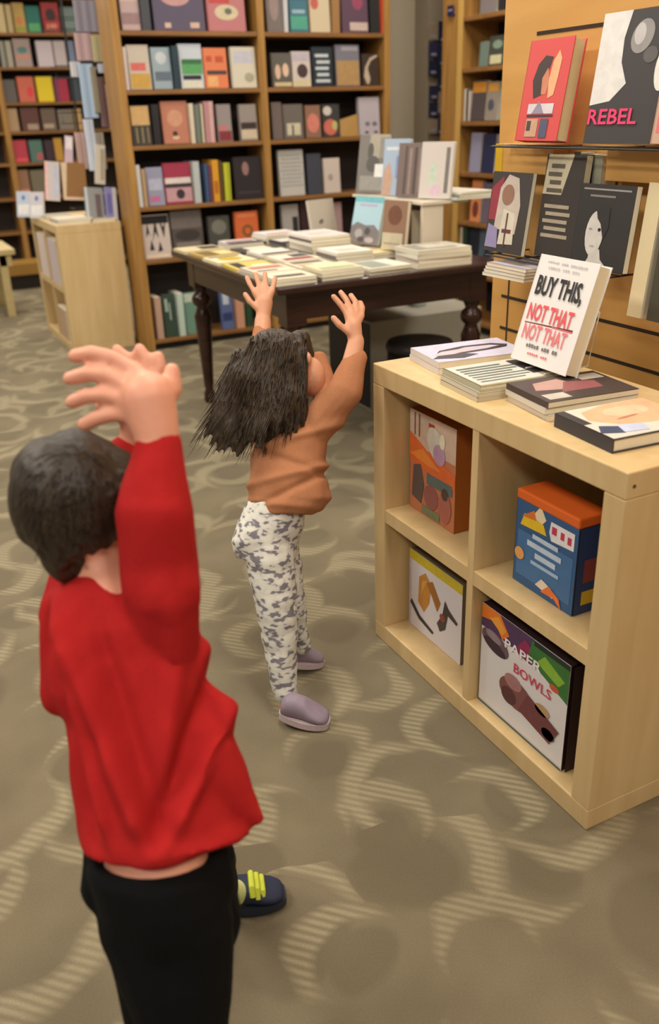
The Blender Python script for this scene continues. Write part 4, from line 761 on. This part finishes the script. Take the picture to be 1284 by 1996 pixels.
tbook((209, 428), (232, 428), (222, 366), 5.60, .3, .15, .14, (150, 150, 206), 'violet-blue magazine leaning at tower foot, right end', [((216, 216, 226), Rc(.6, .0, .98, 1)), ((120, 120, 190), Rc(.1, .2, .5, .8))])

# ---------------------------------------------------------------- people
def capsule(bm, p0, r0, p1, r1, n=14):
    p0, p1 = Vector(p0), Vector(p1); d = (p1-p0)
    if d.length < 1e-5: d = Vector((0, 0, 1e-4))
    t_ = d.normalized(); a = Vector((0, 0, 1)) if abs(t_.z) < .9 else Vector((1, 0, 0)); u = t_.cross(a).normalized(); w = t_.cross(u)
    rings = []
    for i in range(5):
        th = math.pi/2*(i/4.0); rings.append((p0-t_*r0*math.cos(th), r0*math.sin(th)))
    for i in range(5):
        th = math.pi/2*(1-i/4.0); rings.append((p1+t_*r1*math.cos(th), r1*math.sin(th)))
    vs = []
    for c, r in rings:
        r = max(r, 1e-4); vs.append([bm.verts.new(c+r*(math.cos(k*2*math.pi/n)*u+math.sin(k*2*math.pi/n)*w)) for k in range(n)])
    for i in range(len(vs)-1):
        for k in range(n): bm.faces.new((vs[i][k], vs[i][(k+1) % n], vs[i+1][(k+1) % n], vs[i+1][k]))
    bm.faces.new(vs[0][::-1]); bm.faces.new(vs[-1])
def ell(bm, c, r, R=None, n=20):
    mt = Matrix.Translation(Vector(c)) @ (R.to_4x4() if R else Matrix.Identity(4)) @ Matrix.Diagonal((*r, 1))
    bmesh.ops.create_uvsphere(bm, u_segments=n, v_segments=n//2+2, radius=1, matrix=mt)
def loft(bm, rings, n=28):
    """rings: (centre, vector a, vector b) ellipses"""
    vs = []
    for c, a, b_ in rings:
        vs.append([bm.verts.new(Vector(c)+a*math.cos(k*2*math.pi/n)+b_*math.sin(k*2*math.pi/n)) for k in range(n)])
    for i in range(len(vs)-1):
        for k in range(n): bm.faces.new((vs[i][k], vs[i][(k+1) % n], vs[i+1][(k+1) % n], vs[i+1][k]))
    bm.faces.new(vs[0][::-1]); bm.faces.new(vs[-1])
def blob(name, fn, vox, m, parent, smooth=4, warp=None, loc=None):
    bm = bmesh.new(); fn(bm); bmesh.ops.recalc_face_normals(bm, faces=bm.faces)
    me = bpy.data.meshes.new(name); bm.to_mesh(me); bm.free()
    o = bpy.data.objects.new(name, me); COL.objects.link(o)
    r = o.modifiers.new('r', 'REMESH'); r.mode = 'VOXEL'; r.voxel_size = vox
    if smooth: s = o.modifiers.new('s', 'SMOOTH'); s.iterations = smooth; s.factor = .5
    bpy.context.view_layer.update()
    me2 = bpy.data.meshes.new_from_object(o.evaluated_get(bpy.context.evaluated_depsgraph_get()))
    o.modifiers.clear(); o.data = me2; me2.name = name
    if warp:
        me2.update(); nn = [(v.co.copy(), v.normal.copy()) for v in me2.vertices]
        for v, (c, nr) in zip(me2.vertices, nn): v.co = c+nr*warp(c, nr)
    me2.polygons.foreach_set('use_smooth', [True]*len(me2.polygons))
    me2.materials.clear(); me2.materials.append(m)
    o.parent = parent
    if parent:
        o.data.transform(Matrix.Translation(-parent.location))
    return o
def skin_mat(r, g, b):
    m = M(r, g, b, .5, .06)
    m.node_tree.nodes['Principled BSDF'].inputs['Subsurface Weight'].default_value = .15
    m.node_tree.nodes['Principled BSDF'].inputs['Subsurface Radius'].default_value = (.02, .008, .004)
    return m
def cloth(r, g, b, sc=300, bump=.25, var=.12):
    m = bpy.data.materials.new('cloth'); m.use_nodes = True; nt = m.node_tree; B = nt.nodes['Principled BSDF']
    tc = nt.nodes.new('ShaderNodeTexCoord'); n = nt.nodes.new('ShaderNodeTexNoise'); n.inputs['Scale'].default_value = sc; n.inputs['Detail'].default_value = 2
    nt.links.new(tc.outputs['Object'], n.inputs['Vector'])
    mx = nt.nodes.new('ShaderNodeMix'); mx.data_type = 'RGBA'; c = (lin(r), lin(g), lin(b))
    mx.inputs[6].default_value = tuple(x*(1-var) for x in c)+(1,); mx.inputs[7].default_value = tuple(min(1, x*(1+var)) for x in c)+(1,)
    nt.links.new(n.outputs['Fac'], mx.inputs[0]); nt.links.new(mx.outputs[2], B.inputs['Base Color'])
    bp = nt.nodes.new('ShaderNodeBump'); bp.inputs['Strength'].default_value = bump; bp.inputs['Distance'].default_value = .002
    nt.links.new(n.outputs['Fac'], bp.inputs['Height']); nt.links.new(bp.outputs[0], B.inputs['Normal'])
    B.inputs['Roughness'].default_value = .9; B.inputs['Specular IOR Level'].default_value = .2
    return m
def hair_mat(r, g, b):
    m = bpy.data.materials.new('hair'); m.use_nodes = True; nt = m.node_tree; B = nt.nodes['Principled BSDF']
    tc = nt.nodes.new('ShaderNodeTexCoord'); mp = nt.nodes.new('ShaderNodeMapping'); mp.inputs['Scale'].default_value = (60, 60, 9)
    n = nt.nodes.new('ShaderNodeTexNoise'); n.inputs['Scale'].default_value = 2.4; n.inputs['Detail'].default_value = 4
    nt.links.new(tc.outputs['Object'], mp.inputs[0]); nt.links.new(mp.outputs[0], n.inputs['Vector'])
    rp = nt.nodes.new('ShaderNodeValToRGB'); rp.color_ramp.elements[0].position = .3; rp.color_ramp.elements[1].position = .75
    rp.color_ramp.elements[0].color = (lin(r*.5), lin(g*.5), lin(b*.5), 1); rp.color_ramp.elements[1].color = (lin(r), lin(g), lin(b), 1)
    nt.links.new(n.outputs['Fac'], rp.inputs[0]); nt.links.new(rp.outputs[0], B.inputs['Base Color'])
    bp = nt.nodes.new('ShaderNodeBump'); bp.inputs['Strength'].default_value = .5; bp.inputs['Distance'].default_value = .004
    nt.links.new(n.outputs['Fac'], bp.inputs['Height']); nt.links.new(bp.outputs[0], B.inputs['Normal'])
    B.inputs['Roughness'].default_value = .5
    return m
def hand(bm, wrist, palm, fingers, thumb, rp=.02, rf=.0075):
    """fingers: lists of 3D points from knuckle to tip"""
    capsule(bm, wrist, rp*.8, palm, rp)
    for f in fingers:
        f = [Vector(p) for p in f]
        capsule(bm, palm, rp*.75, f[0], rf*1.15)
        for a_, b_ in zip(f, f[1:]): capsule(bm, a_, rf, b_, rf*.92)
    th = [Vector(p) for p in thumb]
    for a_, b_ in zip(th, th[1:]): capsule(bm, a_, rf*1.15, b_, rf)
# ------- boy
D = 1.15
def P(x, y, d=0): return dep(x, y, D+d)
kid = empty('person', (P(330, 1990).x, P(330, 1990).y, 0), label='small child seen from behind in a red long-sleeved shirt and black trousers, arms raised', cat='person')
FWD = Vector((_fw.x, _fw.y, 0)).normalized(); RT_ = _R.normalized(); UPV = _U.normalized()
SK = skin_mat(228, 160, 132)
def boy_body(bm):
    head = P(150, 985, .02)
    ell(bm, head, (.068, .078, .088), Matrix((RT_, FWD, Vector((0, 0, 1)))).transposed())
    ell(bm, head+FWD*.075+RT_*.0-Vector((0, 0, .012)), (.010, .012, .012))           # nose
    ell(bm, head-RT_*.068-Vector((0, 0, .008)), (.007, .014, .019)); ell(bm, head+RT_*.068-Vector((0, 0, .008)), (.007, .014, .019))   # ears
    ell(bm, head+FWD*.045-Vector((0, 0, .055)), (.034, .03, .026)); 
    ell(bm, head+FWD*.07-Vector((0, 0, .042)), (.02, .008, .005))                      # lips
    capsule(bm, head-Vector((0, 0, .03)), .040, P(200, 1110, .03), .041)
    capsule(bm, P(200, 1110, .03), .041, P(215, 1165, .03), .06)
    capsule(bm, P(170, 1215, .03), .040, P(310, 1225, .02), .036)                          # shoulders
    capsule(bm, P(245, 1250, .02), .052, P(285, 1450, .02), .056)
    capsule(bm, P(285, 1450, .02), .056, P(300, 1600, .02), .066)
    ell(bm, P(306, 1660, .0), (.070, .070, .05)); ell(bm, P(312, 1720, .015), (.070, .070, .06))
    # right arm
    capsule(bm, P(314, 1210, .0), .032, P(306, 1010, -.05), .033)
    capsule(bm, P(306, 1010, -.05), .032, P(306, 835, -.05), .026)
    hand(bm, P(306, 850, -.05), P(288, 778, -.05),
         [[P(262, 722, -.05), P(222, 698, -.05), P(180, 688, -.05), P(146, 694, -.045)],
          [P(246, 750, -.055), P(208, 732, -.055), P(170, 728, -.055), P(136, 738, -.05)],
          [P(240, 778, -.055), P(202, 770, -.055), P(168, 772, -.055), P(140, 784, -.05)],
          [P(244, 808, -.05), P(214, 808, -.05), P(186, 816, -.05), P(164, 828, -.045)]],
         [P(315, 800, -.04), P(338, 760, -.03), P(335, 722, -.03)], .036, .0105)
    # left arm reaching up beyond the head
    capsule(bm, P(160, 1190, .06), .036, P(225, 1010, .10), .030)
    capsule(bm, P(225, 1010, .10), .030, P(262, 860, .09), .023)
    hand(bm, P(262, 860, .09), P(268, 795, .08),
         [[P(240, 745, .08), P(215, 712, .08), P(188, 704, .08)], [P(262, 738, .08), P(248, 700, .08), P(228, 682, .08)], [P(284, 738, .08), P(284, 700, .08), P(272, 680, .08)], [P(304, 748, .08), P(312, 716, .08), P(308, 694, .08)]],
         [P(245, 815, .07), P(215, 800, .06), P(196, 790, .06)], .026, .0095)
blob('body', boy_body, .0042, SK, kid, 5)
def boy_hair(bm):
    h = P(150, 985, .02); R3 = Matrix((RT_, FWD, Vector((0, 0, 1)))).transposed()
    ell(bm, h-FWD*.004+RT_*-.006+Vector((0, 0, .010)), (.079, .083, .090), R3)
    ell(bm, P(110, 935, .02), (.06, .065, .06)); ell(bm, P(85, 990, .02), (.045, .06, .06)); ell(bm, P(122, 1070, -.005), (.034, .026, .05), R3)
    capsule(bm, P(92, 1020, 0), .042, P(138, 1098, .0), .020); capsule(bm, P(150, 905, .02), .05, P(215, 925, .03), .04)
    capsule(bm, P(190, 1010, 0), .035, P(152, 1075, 0), .022)
    # fringe tufts
    random.seed(3)
    for i in range(46):
        a_ = random.uniform(0, 6.28); b_ = random.uniform(-.5, 1.3); d = Vector((math.cos(a_)*math.cos(b_), math.sin(a_)*math.cos(b_), math.sin(b_)))
        q = h+Vector((d.x*.078, d.y*.078, d.z*.088)); tg = Vector((-d.y, d.x, -.8)).normalized()
        if b_ < 0 and (d.dot(FWD) > .2): continue
        capsule(bm, q, .009, q+tg*.028+d*.002, .003, 8)
blob('hair', boy_hair, .0036, hair_mat(60, 47, 32), kid, 6, warp=lambda c, n: .0014*noise.noise(Vector((c.x*70, c.y*70, c.z*18))))
RED = cloth(172, 30, 30)
def ring(xl, xr, y, dc, thick, dl=0, dr=0):
    a_ = P(xl, y, dc+dl); b_ = P(xr, y, dc+dr); c = (a_+b_)/2
    return (c, (b_-a_)/2, _fw*thick)
def boy_shirt(bm):
    loft(bm, [ring(150, 236, 1118, .03, .036), ring(124, 262, 1140, .03, .05), ring(96, 350, 1168, .03, .062), ring(93, 378, 1215, .03, .078), ring(95, 396, 1280, .03, .086), ring(102, 416, 1345, .03, .09),
              ring(132, 434, 1405, .03, .093), ring(142, 436, 1470, .03, .097), ring(150, 452, 1530, .03, .10), ring(156, 472, 1580, .03, .105), ring(160, 492, 1612, .025, .108), ring(164, 440, 1636, .02, .10)])
    # flared right corner and swinging side
    capsule(bm, P(372, 1290, .03), .034, P(414, 1415, .03), .028)
    capsule(bm, P(400, 1500, .02), .055, P(500, 1592, .02), .012); capsule(bm, P(420, 1540, .06), .045, P(488, 1596, .05), .012)
    capsule(bm, P(322, 1270, .015), .046, P(316, 1150, -.03), .050); capsule(bm, P(318, 1150, -.03), .052, P(312, 1090, -.03), .050)
    capsule(bm, P(312, 1100, -.03), .050, P(304, 1000, -.05), .050)
    capsule(bm, P(304, 1000, -.05), .050, P(306, 872, -.05), .032)
    capsule(bm, P(150, 1195, .06), .055, P(215, 1010, .10), .05); capsule(bm, P(215, 1010, .10), .048, P(250, 890, .09), .034)
    capsule(bm, P(112, 1180, .02), .024, P(120, 1350, .03), .03)
def boy_warp(c, n):
    q = c-P(285, 1400, .03); u = q.dot(RT_); v = q.dot(UPV)
    f = 0
    fd = max(0, min(1, (v+.155)/.05))
    if q.dot(FWD) < .15:
        # long diagonal folds
        for (off, sl, wd, am) in ((-.035, -.42, .013, .018), (.0, -.36, .016, -.016), (.075, .36, .015, -.020), (-.085, -.25, .013, -.016), (.105, .42, .012, .014), (.045, .05, .012, .010), (-.062, -.3, .010, .012)):
            e_ = (u-off+sl*v*-1)/wd; f += am*math.exp(-e_*e_)*max(0, min(1, (.18-v)/.08))
    return f*fd+.006*noise.noise(Vector((c.x*14, c.y*14, c.z*7)))+.002*noise.noise(Vector((c.x*45, c.y*45, c.z*16)))
blob('shirt', boy_shirt, .0045, RED, kid, 6, boy_warp)
b = MB()
pts = [P(138, 1140, -.012), P(170, 1130, -.022), P(205, 1122, -.018), P(238, 1112, 0), P(250, 1108, .03), P(225, 1100, .085), P(180, 1105, .09), P(145, 1125, .06), P(135, 1138, .02)]
BLK = cloth(6, 6, 7, var=.05)
def boy_pants(bm):
    loft(bm, [ring(176, 425, 1668, .005, .078), ring(172, 440, 1690, .005, .088), ring(190, 452, 1740, .01, .09), ring(212, 450, 1790, .01, .084), ring(222, 446, 1820, .01, .075)])
    capsule(bm, P(205, 1668, .02), .030, P(215, 1720, .01), .04); capsule(bm, P(400, 1655, .02), .032, P(400, 1720, .01), .04); capsule(bm, P(290, 1790, .0), .066, P(345, 1960, .0), .056); capsule(bm, P(345, 1960, .0), .056, P(356, 2080, .04), .048)
    capsule(bm, P(360, 1800, .0), .066, P(374, 1960, .0), .052); capsule(bm, P(374, 1960, .0), .05, P(380, 2090, .05), .043)
    capsule(bm, P(252, 1800, .0), .034, P(290, 1990, .02), .03)
    capsule(bm, P(400, 1800, .05), .05, P(420, 1700, .16), .03); capsule(bm, P(420, 1660, .16), .03, at(438, 1748, 2, .055), .024)
blob('trousers', boy_pants, .005, BLK, kid, 5, lambda c, n: .004*noise.noise(c*16))
sh = MB()
def shoe(parent, heel, toe, w, h, m_up, m_sole, m_acc, name='shoe', tilt=0):
    heel, toe = Vector(heel), Vector(toe); d = (toe-heel); L_ = d.length; d.normalize(); s = d.cross(Vector((0, 0, 1))).normalized(); up = s.cross(d).normalized()
    def fn(bm):
        rings = []
        for k, (t_, ww, hh) in enumerate(((.02, .55, .70), (.12, .78, .95), (.3, .82, 1.0), (.48, .86, .92), (.65, .98, .70), (.82, .95, .52), (.94, .72, .40), (.99, .4, .28))):
            c = heel+d*L_*t_+up*(.010+h*hh/2); rings.append((c, s*w/2*ww, up*h*hh/2))
        loft(bm, rings, 22)
    o = blob(name, fn, .003, m_up, parent, 4)
    b = MB(); n = 24; prof = []
    for k in range(n):
        a_ = k*2*math.pi/n; t_ = .5-.5*math.cos(a_); wid = (.80+.22*math.sin(min(1, t_)*math.pi*.9-.4))*.5
        prof.append((t_, math.sin(a_)*abs(math.sin(a_))**-.45 * wid if abs(math.sin(a_)) > 1e-6 else 0))
    lo = [heel+d*L_*(t_*1.04-.02)+s*w*x for t_, x in prof]; hi = [p+up*.016 for p in lo]
    b.add(lo+hi, [tuple(range(n-1, -1, -1)), tuple(range(n, 2*n))]+[(k, (k+1) % n, n+(k+1) % n, n+k) for k in range(n)], m_sole)
    so = b.build('sole', o); so.data.transform(Matrix.Translation(-parent.location))
    if m_acc:
        b = MB()
        for k in range(3):
            t_ = .52+.075*k; c = heel+d*L_*t_+up*(.010+h*(.93-.32*(t_-.48)/.17*.9))
            b.tube([c-s*w*.40-up*.014, c-s*w*.25+up*.001, c+up*.004, c+s*w*.25+up*.001, c+s*w*.40-up*.014], .0055, m_acc, 8)
        st_ = b.build('strap', o); st_.data.transform(Matrix.Translation(-parent.location)); st_['label'] = 'lime green laces'
    return o
NAVY = M(34, 42, 66, .7, .1)
h_ = at(425, 1772, 2, .0); t2 = at(556, 1752, 2, 0)
s1 = shoe(kid, (h_.x, h_.y, .004), (t2.x, t2.y, .004), .066, .052, NAVY, M(40, 48, 60, .6), M(196, 206, 64, .7))
s2 = shoe(kid, (P(345, 1990).x-.02, P(345, 1990).y-.02, .004), (P(345, 1990).x+.06, P(345, 1990).y+.13, .004), .066, .055, NAVY, M(40, 48, 60, .6), M(214, 226, 60, .5))
def boy_ankle(bm):
    q = Vector((h_.x, h_.y, .03))*.62+Vector((t2.x, t2.y, .03))*.38
    capsule(bm, at(440, 1735, 2, .075), .021, q, .022)
blob('sock', boy_ankle, .004, M(206, 214, 150, .9), kid, 2)
def cal(bm):
    A = P(366, 2090, .04); capsule(bm, P(366, 2050, .03), .05, Vector((P(345, 1990).x+.01, P(345, 1990).y+.03, .07)), .034)
blob('trouser_leg', cal, .005, BLK, kid, 3)

# ------- girl
D = 2.1
girl = empty('person', (at(590, 1400, 2, 0).x, at(590, 1400, 2, 0).y, 0), label='small child with long brown hair, tan top and patterned white trousers, reaching toward the dark table', cat='person')
SK2 = skin_mat(216, 156, 122)
def girl_body(bm):
    R3 = Matrix((RT_, FWD, Vector((0, 0, 1)))).transposed()
    hd = P(556, 722, .02)
    ell(bm, hd, (.072, .075, .085), R3)
    ell(bm, P(606, 735, .03), (.034, .045, .05)); ell(bm, P(632, 738, .05), (.010, .012, .011)); ell(bm, P(625, 762, .05), (.012, .014, .007))   # cheek, nose, mouth
    ell(bm, P(600, 700, -.03), (.008, .014, .018))
    capsule(bm, hd, .035, P(568, 810, .03), .036)
    capsule(bm, P(530, 835, .05), .04, P(618, 830, .02), .042)
    capsule(bm, P(565, 850, .03), .055, P(555, 980, .03), .055)
    capsule(bm, P(555, 980, .03), .055, P(525, 1040, .03), .06)
    capsule(bm, P(618, 830, .02), .036, P(678, 745, -.01), .028); capsule(bm, P(678, 745, -.01), .028, P(694, 665, .0), .020)
    hand(bm, P(694, 672, .0), P(688, 636, .0),
         [[P(676, 612, 0), P(664, 594, 0), P(650, 578, 0)], [P(684, 606, .005), P(676, 586, .01), P(664, 570, .02)], [P(694, 606, .01), P(692, 588, .02), P(684, 576, .03)], [P(704, 615, .01), P(706, 600, .02), P(702, 590, .03)]],
         [P(680, 648, -.01), P(662, 634, -.015), P(650, 620, -.015)], .021, .0078)
    capsule(bm, P(520, 835, .06), .036, P(508, 740, .14), .027); capsule(bm, P(508, 740, .14), .027, P(512, 625, .20), .022)
    hand(bm, P(512, 625, .20), P(515, 590, .21),
         [[P(496, 570, .21), P(488, 556, .22), P(481, 541, .23)], [P(507, 564, .21), P(502, 548, .22), P(498, 534, .23)], [P(518, 564, .21), P(517, 547, .22), P(516, 533, .23)], [P(530, 568, .21), P(533, 554, .22), P(536, 543, .23)]],
         [P(500, 600, .2), P(487, 588, .2), P(478, 574, .205)], .023, .0075)
    capsule(bm, P(555, 1330, .0), .022, P(560, 1375, .01), .022)
blob('body', girl_body, .0036, SK2, girl, 4)
def girl_hair(bm):
    R3 = Matrix((RT_, FWD, Vector((0, 0, 1)))).transposed()
    ell(bm, P(538, 716, .01), (.082, .084, .094), R3); ell(bm, P(500, 760, -.01), (.075, .07, .09), R3)
    ell(bm, P(560, 790, -.03), (.038, .04, .06), R3); ell(bm, P(470, 790, -.01), (.05, .05, .06), R3)
    random.seed(11)
    for (x0, y0, x1, y1, x2, y2, r) in ((470, 760, 430, 820, 398, 850, .020), (480, 790, 445, 840, 425, 870, .022), (500, 800, 475, 850, 462, 888, .020), (520, 800, 505, 845, 490, 860, .02), (455, 740, 428, 800, 404, 835, .02), (560, 800, 545, 830, 520, 850, .022), (575, 760, 580, 810, 562, 828, .02), (470, 700, 440, 750, 424, 800, .018), (540, 800, 528, 840, 506, 856, .02), (490, 800, 460, 860, 440, 868, .014)):
        capsule(bm, P(x0, y0, -.02), r*1.5, P(x1, y1, -.03), r); capsule(bm, P(x1, y1, -.03), r, P(x2, y2, -.03), .004)
    for i in range(260):
        x = random.uniform(450, 590); y = random.uniform(655, 800); k = (x-585)/150
        L1 = random.uniform(45, 85); dx = k*L1*.45; dy = L1
        if ((x-535)/92)**2+((y-725)/98)**2 > .72: continue
        zd = -.078+.000012*(x-525)**2
        capsule(bm, P(x, y, zd), .0055, P(x+dx*.5, y+dy*.5, zd), .005, 8); capsule(bm, P(x+dx*.5, y+dy*.5, zd), .005, P(x+dx, y+dy, zd+.01), .0015, 8)
    for i in range(60):
        x = random.uniform(425, 545); y = 800+(x-420)*.10; k = (x-600)/150
        L1 = random.uniform(40, 85)*(1-.35*abs(x-470)/75); dx = k*L1*.45+random.uniform(-8, 6); dy = L1
        capsule(bm, P(x, y, -.04), .009, P(x+dx*.6, y+dy*.6, -.035), .005, 8); capsule(bm, P(x+dx*.6, y+dy*.6, -.035), .005, P(x+dx*1.1, y+dy, -.03), .0015, 8)
    # strand over the forehead
    capsule(bm, P(585, 665, .0), .028, P(602, 690, .01), .014); capsule(bm, P(585, 690, -.03), .02, P(592, 780, -.03), .010)
blob('hair', girl_hair, .0030, hair_mat(78, 62, 44), girl, 3, warp=lambda c, n: .0012*noise.noise(Vector((c.x*55, c.y*55, c.z*14))))
from mathutils.bvhtree import BVHTree
def strands(hair, parent, paths, m, r0=.0016, lift=.0015):
    off = parent.location
    bv = BVHTree.FromPolygons([v.co+off for v in hair.data.vertices], [tuple(p.vertices) for p in hair.data.polygons])
    b = MB()
    for path in paths:
        pts = []; last = None
        for x, y in path:
            d = dep(x, y, 1)-_C; hit = bv.ray_cast(_C, d.normalized())
            if hit[0] is not None:
                last = hit[3]/d.length; pts.append(hit[0]-d.normalized()*lift)
            elif last: last += .004; pts.append(_C+d*last)
        if len(pts) >= 3:
            n = len(pts); b.tube(pts, [r0*(1-.75*k/(n-1)) for k in range(n)], m, 5)
    o = b.build('loose_strands', hair, 0, True); o.data.transform(Matrix.Translation(-off)); o['kind'] = 'stuff'
random.seed(21); gp = []
for i in range(420):
    x, y = random.uniform(440, 600), random.uniform(640, 800)
    if ((x-530)/95)**2+((y-730)/105)**2 > 1: continue
    k = (x-590)/150; n = random.randint(6, 10); path = []; wv_ = random.uniform(-1, 1)
    for j in range(n):
        path.append((x, y)); x += k*7+wv_*1.2*math.sin(j*.9)-(2.2 if y > 790 else 0); y += 12
    gp.append(path)
for i in range(60):
    x = random.uniform(420, 540); y = 780+(x-420)*.15; path = []; k = (x-600)/150
    for j in range(random.randint(6, 11)):
        path.append((x, y)); x += k*6+random.uniform(-2, 2); y += 11
    gp.append(path)
strands([o for o in girl.children if o.name.startswith('hair')][0], girl, gp, hair_mat(80, 62, 44))
bp_ = []
for i in range(420):
    a_ = random.uniform(0, 6.283); rr = random.uniform(.05, .9)
    x, y = 135+100*rr*math.cos(a_), 975+118*rr*math.sin(a_); path = []
    dx, dy = x-165, y-890; l_ = max(1, math.hypot(dx, dy)); dx /= l_; dy = dy/l_+.5
    for j in range(random.randint(3, 6)): path.append((x, y)); x += dx*6; y += dy*6
    bp_.append(path)
strands([o for o in kid.children if o.name.startswith('hair')][0], kid, bp_, hair_mat(74, 58, 40), .0008, .0004)
TAN = cloth(180, 122, 86)
def girl_shirt(bm):
    def rg(xl, xr, y, th, dc=.03): return ring(xl, xr, y, dc, th)
    loft(bm, [rg(532, 610, 800, .04), rg(505, 638, 822, .055), rg(496, 640, 850, .07), rg(488, 636, 900, .078), rg(484, 642, 945, .084), rg(486, 646, 972, .088), rg(494, 612, 1002, .084)])
    capsule(bm, P(612, 835, .02), .047, P(672, 765, -.01), .042); capsule(bm, P(672, 765, -.01), .042, P(692, 700, .0), .028)
    capsule(bm, P(622, 700, .06), .02, P(640, 790, .03), .04)
    capsule(bm, P(525, 830, .06), .045, P(508, 745, .14), .036); capsule(bm, P(508, 745, .14), .036, P(511, 650, .19), .027)
def gw(c, n):
    q = c-P(560, 900, .03); u = q.dot(RT_); v = q.dot(UPV); f = 0
    for (off, sl, am) in ((.05, .3, .006), (.0, -.35, -.006), (-.035, .25, .007), (-.075, .5, -.007), (-.105, -.1, .006)):
        e_ = (v-off-sl*u)/.010; f += am*math.exp(-e_*e_)
    return f+.0035*noise.noise(c*26)
blob('top', girl_shirt, .0042, TAN, girl, 4, gw)
def print_mat():
    m = bpy.data.materials.new('printed_cotton'); m.use_nodes = True; nt = m.node_tree; B = nt.nodes['Principled BSDF']
    tc = nt.nodes.new('ShaderNodeTexCoord'); mp = nt.nodes.new('ShaderNodeMapping'); mp.inputs['Scale'].default_value = (44, 44, 84)
    v = nt.nodes.new('ShaderNodeTexNoise'); v.inputs['Scale'].default_value = 1; v.inputs['Detail'].default_value = 1.5
    nt.links.new(tc.outputs['Object'], mp.inputs[0]); nt.links.new(mp.outputs[0], v.inputs['Vector'])
    r = nt.nodes.new('ShaderNodeValToRGB'); e = r.color_ramp.elements
    e[0].position = .36; e[0].color = (lin(128), lin(122), lin(130), 1); e[1].position = .60; e[1].color = (lin(228), lin(226), lin(212), 1)
    x = e.new(.43); x.color = (lin(140), lin(136), lin(138), 1); x = e.new(.47); x.color = (lin(214), lin(210), lin(204), 1)
    nt.links.new(v.outputs['Fac'], r.inputs[0]); nt.links.new(r.outputs[0], B.inputs['Base Color']); B.inputs['Roughness'].default_value = .9
    return m
def girl_pants(bm):
    loft(bm, [ring(484, 600, 975, .03, .074), ring(462, 594, 1020, .03, .08), ring(450, 582, 1055, .03, .08), ring(462, 578, 1088, .03, .072)])
    capsule(bm, P(524, 1075, .01), .062, P(540, 1190, .0), .050); capsule(bm, P(540, 1190, .0), .050, P(556, 1352, .004), .029)
    capsule(bm, P(540, 1060, .05), .055, P(566, 1190, .08), .042); capsule(bm, P(566, 1190, .08), .036, at(590, 1262, 2, .09), .022)
blob('trousers', girl_pants, .0042, print_mat(), girl, 4, lambda c, n: .004*noise.noise(Vector((c.x*20, c.y*20, c.z*34))))
LIL = M(150, 134, 150, .5, .15)
a1 = at(545, 1392, 2, .022); a2 = at(640, 1412, 2, .006)
shoe(girl, (a1.x, a1.y, .018), (a2.x, a2.y, .003), .066, .058, LIL, M(206, 186, 190, .6), None)
a1 = at(572, 1288, 2, .03); a2 = at(627, 1292, 2, .005)
shoe(girl, (a1.x-.03, a1.y, .03), (a2.x, a2.y, .003), .06, .05, LIL, M(206, 186, 190, .6), None)
